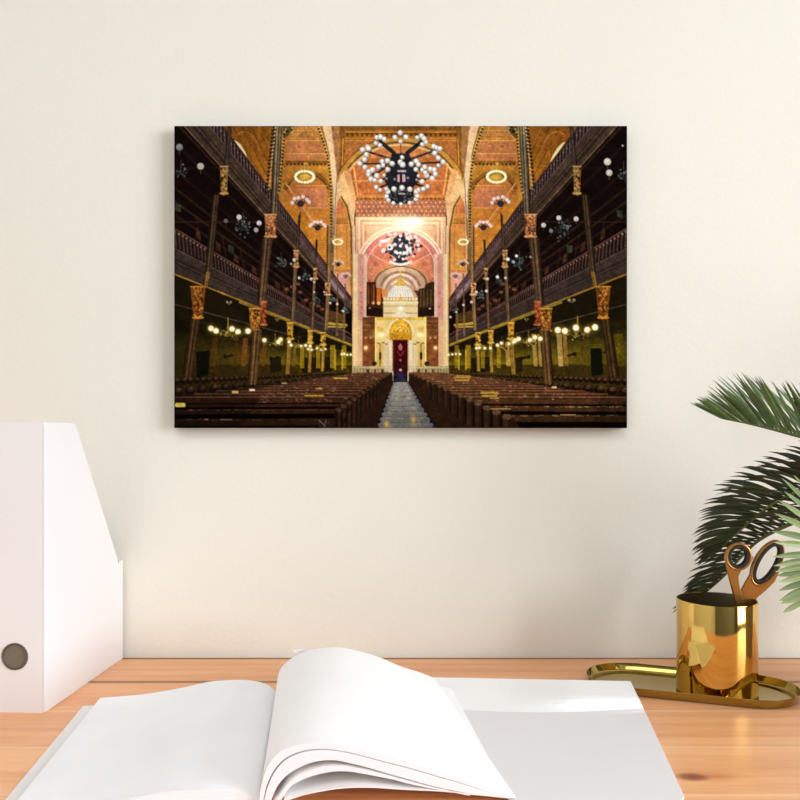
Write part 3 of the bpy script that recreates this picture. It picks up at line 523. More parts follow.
def leaf_mat(name, a, b, rough):
    m, t, p = mat(name, a, rough); N = NT(t); tc = N.n('ShaderNodeTexCoord'); nz = N.n('ShaderNodeTexNoise', i_Scale=45.0, i_Detail=3.0); N.L(tc.outputs['Object'], nz.inputs['Vector'])
    ge = N.n('ShaderNodeNewGeometry'); vr = N.math('ADD', N.math('MULTIPLY', nz.outputs[0], .5), N.math('MULTIPLY', ge.outputs['Random Per Island'], .5))
    N.L(N.ramp(vr, [(.25, lin(a)), (.75, lin(b))]), p.inputs['Base Color']); p.inputs['Specular IOR Level'].default_value = .6
    tr = N.n('ShaderNodeBsdfTranslucent'); tr.inputs[0].default_value = (*lin(b), 1); ms = N.n('ShaderNodeMixShader'); ms.inputs[0].default_value = .12
    N.L(p.outputs[0], ms.inputs[1]); N.L(tr.outputs[0], ms.inputs[2]); N.L(ms.outputs[0], t.nodes['Material Output'].inputs[0]); return m
M['leaf_dark'] = leaf_mat('dark_leaflets', (20, 34, 16), (40, 58, 26), .42)
M['leaf_mid'] = leaf_mat('green_leaflets', (30, 56, 24), (98, 130, 74), .3)
M['leaf_pale'] = leaf_mat('pale_leaflets', (96, 120, 70), (156, 176, 120), .38)
M['rachis'] = noisy('leaf_stalk', (60, 74, 30), (96, 104, 44), 30.0, .5)
# boards of the desk: run along X, seams every .1035 m
def desk_mat():
    m, t, p = mat('oiled_pine_boards', rough=.38); N = NT(t); tc = N.n('ShaderNodeTexCoord'); sx = N.n('ShaderNodeSeparateXYZ'); N.L(tc.outputs['Object'], sx.inputs[0])
    X, Y = sx.outputs[0], sx.outputs[1]
    q = N.math('DIVIDE', N.math('SUBTRACT', Y, 1.0014), .1035); idx = N.math('FLOOR', q); fr = N.math('FRACT', q)
    wn = N.n('ShaderNodeTexWhiteNoise', noise_dimensions='1D'); N.L(idx, wn.inputs['W'])
    cv = N.n('ShaderNodeCombineXYZ'); N.L(N.math('ADD', N.math('MULTIPLY', X, 1.6), N.math('MULTIPLY', wn.outputs[0], 9.0)), cv.inputs[0]); N.L(N.math('MULTIPLY', Y, 26.0), cv.inputs[1]); N.L(wn.outputs[0], cv.inputs[2])
    nz = N.n('ShaderNodeTexNoise', i_Scale=1.6, i_Detail=7.0, i_Roughness=.62, i_Distortion=.25); N.L(cv.outputs[0], nz.inputs['Vector'])
    base = N.ramp(nz.outputs[0], [(.2, lin((208, 138, 92))), (.42, lin((230, 164, 114))), (.6, lin((243, 184, 134))), (.8, lin((226, 156, 106)))])
    # each board has its own tone: the one at the wall is the brownest, the next ones pinker then paler
    tone = N.ramp(N.math('MULTIPLY', N.math('ADD', idx, 8.0), .1), [(0, (1, 1, 1)), (.45, (1.06, 1.08, 1.10)), (.55, (1.05, 1.07, 1.09)), (.62, (.98, .94, .90)), (.75, (.98, .92, .87)), (.85, (.86, .84, .80))])
    base = N.mix(1.0, base, tone, 'MULTIPLY')
    # the knot beside the loose sheet
    kx = N.math('SUBTRACT', X, .250); ky = N.math('SUBTRACT', Y, .7265)
    wob = N.math('MULTIPLY', N.math('SUBTRACT', nz.outputs[0], .5), .006)
    d = N.math('SQRT', N.math('ADD', N.math('POWER', N.math('DIVIDE', kx, .016), 2.0), N.math('POWER', N.math('DIVIDE', N.math('ADD', ky, wob), .0100), 2.0)))
    kn = N.math('SUBTRACT', 1.0, N.math('SMOOTH_MIN', d, 1.0, .3)); 
    kr = N.ramp(d, [(0, (1, 1, 1)), (.55, (.75, .75, .75)), (1.0, (0, 0, 0))])
    d2 = N.math('SQRT', N.math('ADD', N.math('POWER', N.math('DIVIDE', N.math('SUBTRACT', kx, .016), .044), 2.0), N.math('POWER', N.math('DIVIDE', N.math('ADD', N.math('ADD', ky, wob), -.001), .0125), 2.0)))
    kr2 = N.ramp(d2, [(0, (.75, .75, .75)), (1.0, (0, 0, 0))])
    base = N.mix(kr2, base, lin((196, 104, 58))); base = N.mix(kr, base, lin((128, 62, 38)))
    # seams
    e = N.math('MINIMUM', fr, N.math('SUBTRACT', 1.0, fr)); seam = N.ramp(e, [(0, (1, 1, 1)), (.016, (1, 1, 1)), (.026, (0, 0, 0))]); gap = N.ramp(e, [(0, (1, 1, 1)), (.036, (1, 1, 1)), (.052, (0, 0, 0))])
    near_wall = N.math('GREATER_THAN', Y, .97)
    base = N.mix(N.math('MULTIPLY', gap, near_wall), base, lin((176, 112, 58))); base = N.mix(N.math('MULTIPLY', seam, near_wall), base, lin((128, 76, 36)))
    base = N.mix(N.math('MULTIPLY', N.math('MULTIPLY', seam, N.math('SUBTRACT', 1.0, near_wall)), .55), base, lin((250, 206, 160)))
    N.L(base, p.inputs['Base Color']); b = N.n('ShaderNodeBump', i_Strength=.15, i_Distance=.001); N.L(nz.outputs[0], b.inputs['Height']); N.L(b.outputs[0], p.inputs['Normal']); return m
M['desk'] = desk_mat()
def print_mat():
    m, t, p = mat('canvas_print', rough=.8, spec=.0); N = NT(t); a = N.n('ShaderNodeVertexColor', layer_name='ink'); N.L(a.outputs[0], p.inputs['Base Color']); return m
M['print'] = print_mat()

# ---- the room
X0, X1, Y0, Z0, Z1 = -1.5, 3.0, -3.2, -.742, 1.85
def struct(o): o['kind'] = 'structure'; return o
def slab(name, m, *a): V, f = boxvf(*a); return struct(mesh(name, V, f, m))
slab('wall_back', M['plaster'], X0-.1, X1+.1, WALL, WALL+.1, Z0, Z1)
slab('wall_left', M['side'], X0-.1, X0, Y0, WALL, Z0, Z1)
slab('wall_rear', M['room'], X0-.1, X1+.1, Y0-.1, Y0, Z0, Z1)
slab('floor', M['floorwood'], X0-.1, X1+.1, Y0-.1, WALL+.1, Z0-.08, Z0)
slab('ceiling', M['ceiling'], X0-.1, X1+.1, Y0-.1, WALL+.1, Z1, Z1+.08)
WY0, WY1, WZ0, WZ1 = -2.3, .1, -.1, 1.5
b = MB(); b.box(X1, X1+.1, Y0, WY0, Z0, Z1); b.box(X1, X1+.1, WY1, WALL, Z0, Z1); b.box(X1, X1+.1, WY0, WY1, Z0, WZ0); b.box(X1, X1+.1, WY0, WY1, WZ1, Z1)
struct(b.build('wall_right', M['room']))
b = MB(); t_ = .05
b.box(X1+.02, X1+.07, WY0, WY1, WZ0, WZ0+t_); b.box(X1+.02, X1+.07, WY0, WY1, WZ1-t_, WZ1); b.box(X1+.02, X1+.07, WY0, WY0+t_, WZ0+t_, WZ1-t_); b.box(X1+.02, X1+.07, WY1-t_, WY1, WZ0+t_, WZ1-t_); b.box(X1+.025, X1+.065, -1.12, -1.08, WZ0+t_, WZ1-t_)
struct(b.build('window_1', M['white_trim']))
slab('baseboard_back', M['white_trim'], X0, X1, WALL-.012, WALL, Z0, Z0+.09)

# ---- desk
desk = empty('desk', (0, .68, Z0), 'pale oiled pine desk of wide boards standing against the cream wall', 'desk')
def desk_part(name, a, m=M['desk']):
    # geometry stays in world-based object coordinates so the board seams fall where they should
    V, f = boxvf(*a); o = mesh(name, V, f, m); o.parent = desk; o.matrix_parent_inverse = Matrix.Translation(-desk.location); return bevel(o, .0015)
DX0, DX1, DY0, DY1 = -1.05, 1.15, .30, WALL-.002
desk_part('desktop', (DX0, DX1, DY0, DY1, -.028, 0))
desk_part('apron', (DX0+.06, DX1-.06, DY0+.06, DY0+.08, -.10, -.028)); desk_part('apron', (DX0+.06, DX1-.06, DY1-.08, DY1-.06, -.10, -.028))
for x in (DX0+.04, DX1-.10):
    for y in (DY0+.04, DY1-.10): desk_part('leg', (x, x+.06, y, y+.06, Z0, -.028))

# ---- the canvas on the wall
def canvas():
    T = .018; Yf = WALL-T; A = paint_picture(3, 1.5); h, w = A.shape[:2]
    A = np.clip(A/255, 0, 1); L = np.where(A <= .04045, A/12.92, ((A+.055)/1.055)**2.4)
    # the print wraps round the sides of the stretcher: two more rings of vertices repeat the edge colours
    L = np.pad(L, ((2, 2), (2, 2), (0, 0)), mode='edge'); h += 4; w += 4
    xs = np.linspace(PX0+.3, PX1, w-4); ys = np.linspace(PY0, PY1, h-4)
    gx = np.r_[xs[0], xs[0], xs, xs[-1], xs[-1]]; gy = np.r_[ys[0], ys[0], ys, ys[-1], ys[-1]]
    XX, YY = np.meshgrid((gx-HX)*Yf/F, H-(gy-HY)*Yf/F); D = np.full(XX.shape, 0.0)
    ring = np.zeros(XX.shape); ring[[0, -1], :] = 1; ring[:, [0, -1]] = 1
    ctr = Vector((float(XX.mean()), WALL, float(YY.mean())))
    root = empty('canvas_print', ctr, 'wide unframed canvas print of an ornate hall with pews hanging on the cream wall', 'wall art')
    V = np.stack([XX-ctr.x, np.where(ring > 0, 0.0, -T), YY-ctr.z], -1).reshape(-1, 3).astype(np.float32)
    I = np.arange(h*w).reshape(h, w); Q = np.stack([I[:-1, :-1], I[1:, :-1], I[1:, 1:], I[:-1, 1:]], -1).reshape(-1, 4)
    me = bpy.data.meshes.new('picture'); me.vertices.add(len(V)); me.vertices.foreach_set('co', V.ravel()); me.loops.add(Q.size); me.loops.foreach_set('vertex_index', Q.ravel().astype(np.int32))
    me.polygons.add(len(Q)); me.polygons.foreach_set('loop_start', np.arange(0, Q.size, 4, dtype=np.int32)); me.update(calc_edges=True)
    at_ = me.color_attributes.new('ink', 'FLOAT_COLOR', 'POINT'); at_.data.foreach_set('color', np.concatenate([L.reshape(-1, 3), np.ones((h*w, 1))], 1).astype(np.float32).ravel())
    me.materials.append(M['print']); link(bpy.data.objects.new('picture', me), root)
    x0, x1 = XX.min()+.002, XX.max()-.002; z0, z1 = YY.min()+.002, YY.max()-.002; s = .03
    for a in ((x0, x1, z0, z0+s), (x0, x1, z1-s, z1), (x0, x0+s, z0+s, z1-s), (x1-s, x1, z0+s, z1-s)):
        V, f = boxvf(a[0], a[1], WALL-T+.002, WALL-.0005, a[2], a[3]); mesh('stretcher_bar', V, f, M['stretcher'], root)
canvas()

# ---- magazine file
def magazine_file():
    P0 = Vector((-.3722, .8913, 0)); P1 = Vector((-.3601, 1.1050, 0)); d = (P1-P0); Ln = d.length; d.normalize(); r = Vector((d.y, -d.x, 0)); t = .0025; Wd = .066; Hh = .305
    root = empty('magazine_file', P0-r*Wd/2+d*Ln/2, 'tall white card magazine file with a round finger hole on the left of the desk', 'magazine file')
    def pt(s, w, z): return P0+d*s-r*w+Vector((0, 0, z))             # s along the depth, w to the left of the right-hand side
    prof = [(0, 0), (0, Hh-.002), (.002, Hh), (.335*Ln, Hh-.0004), (.352*Ln, Hh-.004), (.9217*Ln, .131), (.925*Ln, .1265), (.94*Ln, .1255), (.955*Ln, .128), (Ln, .128), (Ln, 0)]
    for w in (0, Wd-t):
        V = [pt(s, w, z) for s, z in prof]+[pt(s, w+t, z) for s, z in prof]; n = len(prof)
        o = mesh('side_panel', V, [tuple(range(n)), tuple(range(2*n-1, n-1, -1))]+[(k, (k+1) % n, n+(k+1) % n, n+k) for k in range(n)], M['card'], root); bevel(o, .0008)
    # spine with a real finger hole
    cx, cz, R = .0325, .0587, .0137; w0, w1 = t, Wd-t; an = sorted({2*math.pi*k/48 for k in range(48)} | {math.atan2(z-cz, x-cx) % (2*math.pi) for x in (w0, w1) for z in (0, Hh)})
    inn, out = [], []
    for a in an:
        c, s = math.cos(a), math.sin(a); k = min(((w1 if c > 0 else w0)-cx)/c if abs(c) > 1e-9 else 9, ((Hh if s > 0 else 0)-cz)/s if abs(s) > 1e-9 else 9)
        inn.append((cx+R*c, cz+R*s)); out.append((cx+k*c, cz+k*s))
    n = len(an); V = []
    for s in (0.0, t): V += [pt(s, x, z) for x, z in inn]+[pt(s, x, z) for x, z in out]
    f = []
    for k in range(n):
        j = (k+1) % n; f += [(k, j, n+j, n+k), (2*n+k, 3*n+k, 3*n+j, 2*n+j), (k, 2*n+k, 2*n+j, j), (n+k, n+j, 3*n+j, 3*n+k)]
    mesh('spine_panel', V, f, M['card'], root)
    # metal eyelet round the hole
    V, f = [], []; pr = [(R-.0011, -.0001), (R-.0006, -.0009), (R+.0004, -.0009), (R+.0007, .0), (R-.0004, .0004), (R-.0011, t+.0004)]; m_ = 48
    for k in range(m_):
        a = 2*math.pi*k/m_
        for rr, s in pr: V.append(pt(s, cx+rr*math.cos(a), cz+rr*math.sin(a)))
    q = len(pr); f = [(k*q+i, k*q+(i+1) % q, ((k+1) % m_)*q+(i+1) % q, ((k+1) % m_)*q+i) for k in range(m_) for i in range(q)]
    e = mesh('finger_hole', V, f, M['eyelet'], root, True, angle=50); tag(e, 'finger hole ring with a taupe disc painted as its shaded inside')
    V = [pt(s, cx+(R-.0006)*math.cos(2*math.pi*k/m_), cz+(R-.0006)*math.sin(2*math.pi*k/m_)) for s in (t*.45, t) for k in range(m_)]
    mesh('hole_shade_disc', V, [tuple(range(m_)), tuple(range(2*m_-1, m_-1, -1))]+[(k, (k+1) % m_, m_+(k+1) % m_, m_+k) for k in range(m_)], M['taupe'], e)  # taupe disc added to colour in the shade inside the hole
    for nm, a in (('back_panel', (Ln-t, Ln, t, Wd-t, 0, .128)), ('bottom_panel', (t, Ln-t, t, Wd-t, 0, t))):
        V, ff = boxvf(*a); mesh(nm, [pt(*v) for v in V], ff, M['card'], root)
M['taupe'] = noisy('taupe_hole_shade', (112, 104, 90), (118, 110, 96), 30.0, .7)
M['eyelet'] = mat('eyelet_metal', (120, 112, 98), .4, .6)[0]
magazine_file()

# ---- the open book
def book():
    Gf = on(276, 692, .005); Gl = on(259, 803, .005); Gr = on(259, 803, .008); ax = Vector((.995, .0983, 0)).normalized()
    root = empty('open_book', (Gl+Gf)/2*1.0, 'large open white book with its middle pages curling over on the desk', 'book'); root.location.z = 0
    def uz(G, px, py):          # where a sight line meets the upright plane through G across the spine
        k = (px-HX)/F; u = (k*G.y-G.x)/(ax.x-k*ax.y); Y = G.y+u*ax.y; return (u, H-(py-HY)*Y/F)
    def pt(G, u, z): return Vector((G.x+ax.x*u, G.y+ax.y*u, z))
    def loft(name, top0, bot0, G0, top1, bot1, G1, m, n=56, rows=14, label=None, wave=0.0):
        # a stack of leaves: sections at the far end (0) and the near end (1), each a top and an underside line
        S = [spline(a, n) for a in (top0, bot0, top1, bot1)]; V, FC, MI = [], [], []
        for r_ in range(rows+1):
            v = r_/rows; G = G0*(1-v)+G1*v
            T = S[0]*(1-v)+S[2]*v; B = S[1]*(1-v)+S[3]*v
            w_ = wave*math.sin(math.pi*v)
            V += [pt(G, u, z+w_) for u, z in T]+[pt(G, u, z+w_) for u, z in B]
        q = 2*n
        for r_ in range(rows):
            for k in range(n-1):
                a = r_*q+k; FC += [(a, a+1, a+q+1, a+q), (a+n, a+n+q, a+n+q+1, a+n+1)]; MI += [0, 0]
            a = r_*q; FC += [(a, a+q, a+q+n, a+n), (a+n-1, a+2*n-1, a+q+2*n-1, a+q+n-1)]; MI += [1, 1]
        for r_ in (0, rows):
            for k in range(n-1): a = r_*q+k; FC.append((a, a+n, a+n+1, a+1)); MI.append(1)
        o = mesh(name, V, FC, m, root, True, MI, 40); return tag(o, label) if label else o
    pm = [M['paper'], M['paper_edge']]
    # left half
    far = [(277, 694), (276, 691.6), (268, 685), (258, 681.6), (246, 680), (238, 679.8), (230, 680), (210, 681.6), (190, 686), (170, 690), (150, 693.2), (138, 694.8), (119, 696.4), (103, 697.6), (100, 698)]
    ft = [uz(Gf, *p) for p in far]; fb = [(u, min(.0022+.0006*(i > 0), z-.0008)) for i, (u, z) in enumerate(ft)]
    nt = [(u, .0022+(z-.0022)*.86) for u, z in ft]; nb = [(u, min(.0022, z-.0008)) for u, z in nt]
    fb = [(u, .0021) for u, z in ft]; nb = [(u, .0021) for u, z in nt]
    tag(loft('page_block', ft, fb, Gf, nt, nb, Gl, [M['paper_left'], M['paper_edge']]), 'flat stack of blank left-hand leaves')
    # cover under the left half
    V, FC = [], []
    for G, e in ((Gf, -.018), (Gl, -.004)):
        for u in (-.2015, .004):
            for z in (0.0, .0019): p = pt(G, u, z); V.append(p+Vector((0, e, 0)))
    o = mesh('cover', V, [(0, 1, 3, 2), (4, 6, 7, 5), (0, 4, 5, 1), (2, 3, 7, 6), (1, 5, 7, 3), (0, 2, 6, 4)], M['cover'], root); tag(o, 'pale cover board showing past the left leaves')
    # bundles of turned leaves, arching over from the spine to the right
    def norm_off(L, th):
        L = [np.array(p) for p in L]; out = []
        for i, p in enumerate(L):
            d = L[min(i+1, len(L)-1)]-L[max(i-1, 0)]; d /= np.linalg.norm(d)+1e-9; nrm = np.array((d[1], -d[0])); s = i/(len(L)-1)
            q = p+nrm*th(s); q[1] = max(q[1], .0036); out.append(tuple(q))
        return out
    fa = [uz(Gf, *p) for p in ((277, 692), (277.6, 678), (281, 668), (288, 661), (296, 655.5), (310, 650), (330, 647.3), (345, 648), (362, 652), (380, 657.5), (400, 666), (420, 672.5), (434, 678))]
    fab = norm_off(fa, lambda s: .0125 if s < .7 else .0125-.02*(s-.7))
    na = [uz(Gr, *p) for p in ((259, 803), (260.5, 790), (262.5, 782), (266, 771), (271, 761.5), (280, 752), (294, 746), (310, 743.2), (330, 743.6), (350, 747), (370, 752), (390, 757), (410, 762), (440, 771.5), (460, 778), (484, 788), (500, 793), (516, 797.4))]
    nab = [uz(Gr, *p) for p in ((270, 803), (273, 796), (277, 787), (286, 776), (300, 767), (316, 761.3), (334, 760), (350, 763), (370, 768), (390, 774), (410, 779.5), (420, 782.5), (440, 787.5), (460, 791.5), (484, 795.5), (500, 797), (516, 798.2))]
    sp = lambda A_, B_, t: [tuple(a*(1-t)+b*t) for a, b in zip(spline(A_, 60), spline(B_, 60))]
    fa, fab, na, nab = [[tuple(q) for q in spline(L, 60)] for L in (fa, fab, na, nab)]
    tag(loft('turned_pages', fa, sp(fa, fab, .34), Gf, na, sp(na, nab, .34), Gr, pm, 72, 16), 'topmost bundle of blank leaves curling over to the right')
    tag(loft('turned_pages', sp(fa, fab, .42), fab, Gf, sp(na, nab, .42), nab, Gr-Vector((0, .0004, 0)), pm, 72, 16), 'second bundle of curling leaves tucked under the topmost')
    low = lambda L: [(u, max(z, .0034)) for u, z in L]
    nb_ = low([uz(Gr, *p) for p in ((273, 803), (279, 797), (288, 784.5), (300, 774.5), (316, 768.5), (334, 766), (360, 769), (386, 775), (410, 781.5), (430, 786.5), (450, 791), (470, 795.3))])
    nbb = low([uz(Gr, *p) for p in ((279, 803), (284, 796), (292, 785.5), (310, 776.8), (330, 772), (345, 771.3), (360, 773.2), (390, 779), (410, 784), (430, 788.2), (450, 792), (470, 795.8))])
    tag(loft('turned_pages', nb_, nbb, Gf, nb_, nbb, Gr, pm, 56, 10), 'thin bundle of leaves in the hollow under the two curling ones')
    nc = low([uz(Gr, *p) for p in ((284, 801), (296, 796.5), (310, 792.6), (340, 787.6), (370, 786.6), (402, 788.6), (440, 790.4), (470, 793.5), (490, 795.4), (510, 797.6))]); ncb = [(u, max(.0028, z-.0009)) for u, z in nc]
    tag(loft('turned_pages', nc, ncb, Gf, nc, ncb, Gr, pm, 40, 8), 'few lowest leaves lifting off the desk')
    # the corner of a leaf standing up behind the bundle
    c0, c1, c2 = at(292.3, 650.0, .953), at(312, 648.6, .955), at(300, 659, .957); th = Vector((0, .0006, 0))
    tag(mesh('leaf_corner', [c0, c1, c2, c0+th, c1+th, c2+th], [(0, 1, 2), (5, 4, 3), (0, 3, 4, 1), (1, 4, 5, 2), (2, 5, 3, 0)], M['paper'], root), 'turned-up corner of a leaf at the back of the curl')
    # flat right-hand leaf: white band at the head, pale grey below a curved line
    z1 = .0022; rows = []
    def lerp(a, b, t): return (a[0]+(b[0]-a[0])*t, a[1]+(b[1]-a[1])*t)
    Lp = [(426, 677.2), (444, 699), (452, 708), (512, 803)]; Rp = [(630.5, 681), (637, 696), (643.5, 710.3), (684, 797)]
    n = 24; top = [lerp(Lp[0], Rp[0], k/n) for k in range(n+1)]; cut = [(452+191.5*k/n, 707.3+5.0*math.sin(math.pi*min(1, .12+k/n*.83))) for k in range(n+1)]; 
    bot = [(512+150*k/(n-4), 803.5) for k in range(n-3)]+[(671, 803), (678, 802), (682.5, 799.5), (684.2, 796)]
    def ss(a, b, v): t = min(1, max(0, (v-a)/(b-a))); return t*t*(3-2*t)
    def row(L): return [on(x, y, z1+.0108*ss(500, 584, x)*ss(714, 695, y)) for x, y in L]      # its far corner lies on the rim of the tray
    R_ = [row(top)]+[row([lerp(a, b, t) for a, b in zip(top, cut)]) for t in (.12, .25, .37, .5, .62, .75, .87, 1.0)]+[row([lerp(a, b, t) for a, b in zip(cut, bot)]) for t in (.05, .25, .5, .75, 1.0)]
    V = [p for L in R_ for p in L]; m_ = n+1; FC = []; MI = []
    for r_ in range(len(R_)-1):
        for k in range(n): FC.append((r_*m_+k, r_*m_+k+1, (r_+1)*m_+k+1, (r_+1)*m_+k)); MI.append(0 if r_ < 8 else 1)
    NB = len(V); V += [p-Vector((0, 0, .0016)) for p in V]; FC += [tuple(i+NB for i in reversed(f)) for f in FC]; MI += [0]*len(MI)
    edge = [k for k in range(m_)]+[r_*m_+n for r_ in range(1, len(R_))]+[(len(R_)-1)*m_+k for k in range(n-1, -1, -1)]+[r_*m_ for r_ in range(len(R_)-2, 0, -1)]
    for a, b_ in zip(edge, edge[1:]+edge[:1]): FC.append((a, a+NB, b_+NB, b_)); MI.append(0)
    tag(mesh('page', V, FC, [M['paper'], M['paper_grey']], root, False, MI), 'flat right-hand leaf with a pale grey area under a white band')
book()

# ---- brass tray, cup and scissors
TC = Vector((.3317, .973, 0)); TU = Vector((.940, -.342, 0)).normalized(); TN = Vector((-TU.y, TU.x, 0))
def tray():
    half, n = .0640, 28
    def ring(r, z):
        P = []
        for s, a0 in ((1, -90), (-1, 90)):
            for k in range(n+1):
                a = math.radians(a0+180*k/n); P.append(TC+TU*(s*half+r*math.cos(a))+TN*(r*math.sin(a))+Vector((0, 0, z)))
        return P
    prof = [(.0465, .0), (.0488, .0008), (.0505, .0030), (.0523, .0094), (.0527, .0102), (.0523, .0106), (.0517, .0102), (.0498, .0036), (.0483, .0019), (.0466, .0014)]
    V, FC = [], []; q = 2*(n+1)
    for r, z in prof: V += ring(r, z)
    for i in range(len(prof)-1):
        for k in range(q): FC.append((i*q+k, i*q+(k+1) % q, (i+1)*q+(k+1) % q, (i+1)*q+k))
    FC.append(tuple(range(q))); FC.append(tuple((len(prof)-1)*q+k for k in range(q)))
    o = mesh('tray', V, FC, M['gold_tray'], None, True, angle=40)
    tag(o, 'shallow polished brass tray with round ends lying on the desk', 'tray')
tray()
CUP = Vector((.3586, .9628, .0014))
def cup():
    prof = [(0, .0), (.0423, .0), (.0434, .0006), (.0438, .0016), (.0438, .1032), (.0436, .1038), (.0428, .1040), (.0424, .1036), (.0424, .0026), (.041, .0016), (0, .0016)]
    n = 96; V, FC = [], []
    for r, z in prof:
        for k in range(n): a = 2*math.pi*k/n; V.append(CUP+Vector((r*math.cos(a), r*math.sin(a), z)))
    for i in range(len(prof)-1):
        for k in range(n): FC.append((i*n+k, i*n+(k+1) % n, (i+1)*n+(k+1) % n, (i+1)*n+k))
    o = mesh('pen_cup', V, FC, [M['gold'], M['lining']], None, True, [1 if f >= 7*n else 0 for f in range(len(FC))], 40); bm = bmesh.new(); bm.from_mesh(o.data); bmesh.ops.remove_doubles(bm, verts=bm.verts, dist=1e-6); bm.to_mesh(o.data); bm.free()
    tag(o, 'polished brass cylinder cup holding scissors and standing on the tray', 'cup')
cup()
def scissors():
    Y = .9640; root = empty('scissors', at(741, 640, Y), 'copper handled scissors with black lined finger loops standing in the brass cup', 'scissors')
    def plate(mb, poly, th, dy=0.0):
        n = len(poly); a = [at(x, y, Y)+Vector((0, -th/2+dy, 0)) for x, y in poly]; b_ = [p+Vector((0, th, 0)) for p in a]
        mb.add(a+b_, [tuple(range(n)), tuple(range(2*n-1, n-1, -1))]+[(k, (k+1) % n, n+(k+1) % n, n+k) for k in range(n)])
    def annulus(mb, cx, cy, ro, ri, tilt, th, dy, n=48, rnd=.22):
        ct, st = math.cos(math.radians(tilt)), math.sin(math.radians(tilt)); V = []
        pr = [(0, -.5+rnd), (rnd, -.5), (1-rnd, -.5), (1, -.5+rnd), (1, .5-rnd), (1-rnd, .5), (rnd, .5), (0, .5-rnd)]
        for k in range(n):
            a = 2*math.pi*k/n
            for f_, y in pr:
                rx = ri[0]+(ro[0]-ri[0])*f_; ry = ri[1]+(ro[1]-ri[1])*f_; ex, ey = rx*math.cos(a), ry*math.sin(a)
                V.append(at(cx+ex*ct-ey*st, cy-(ex*st+ey*ct), Y)+Vector((0, y*th+dy, 0)))
        q = len(pr); mb.add(V, [(k*q+i, k*q+(i+1) % q, ((k+1) % n)*q+(i+1) % q, ((k+1) % n)*q+i) for k in range(n) for i in range(q)])
    for which in (0, 1):
        dy = -.0016 if which == 0 else .0016; mb, ins, bl = MB(), MB(), MB()
        if which == 0:
            annulus(mb, 737.6, 556.3, (13.6, 14.2), (10.2, 11.4), -15, .006, dy); annulus(ins, 737.2, 556.0, (11.0, 12.2), (7.2, 8.7), -15, .0072, dy)
            plate(mb, [(746.5, 547), (750, 551), (752.3, 557.5), (750, 562), (744, 567.5), (740, 570.5), (737.5, 576), (738.2, 584), (741.5, 595), (744, 607), (745, 622), (738, 622), (735.2, 607), (732, 592), (728, 577), (725, 563), (727, 564.5), (732, 568.6), (739, 569.4), (745, 565.5), (748.5, 557)], .0042, dy)
            plate(bl, [(738.5, 621), (744.8, 621), (745.5, 640), (744, 662), (740.5, 683), (739, 683), (738, 655), (737.5, 635)], .0018, dy)
        else:
            annulus(mb, 767.5, 563.2, (25.6, 13.2), (22.6, 10.6), 60, .006, dy); annulus(ins, 767.3, 563.2, (23.4, 11.2), (18.8, 6.8), 60, .0072, dy)
            plate(mb, [(750, 575), (746, 582), (741.5, 590), (742.5, 598), (744, 607), (741, 622), (747, 622), (752, 607), (757, 598), (766, 590.5), (774.5, 582), (780.5, 570.5), (776.5, 571), (770, 578.3), (765.3, 581.8), (761, 583.6), (755, 583), (751.5, 578)], .0042, dy)
            plate(bl, [(741.2, 621), (746.8, 621), (747.2, 640), (745.5, 662), (742.2, 683), (740.8, 683), (740.5, 655), (740.3, 635)], .0018, dy)
        h = bevel(mb.build('handle', M['copper'], root), .0009); tag(ins.build('grip_lining', M['black'], h, True, 50), 'black rubber lining of the finger loop'); bevel(bl.build('blade', M['steel'], root), .0004)
    mb = MB(); c = at(742.5, 632, Y); n = 20; V = []
    for y in (-.0042, .0042):
        for k in range(n): V.append(c+Vector((.0032*math.cos(2*math.pi*k/n), y, .0032*math.sin(2*math.pi*k/n))))
    mb.add(V, [tuple(range(n)), tuple(range(2*n-1, n-1, -1))]+[(k, (k+1) % n, n+(k+1) % n, n+k) for k in range(n)]); bevel(mb.build('pivot_screw', M['steel'], root), .0005)
scissors()

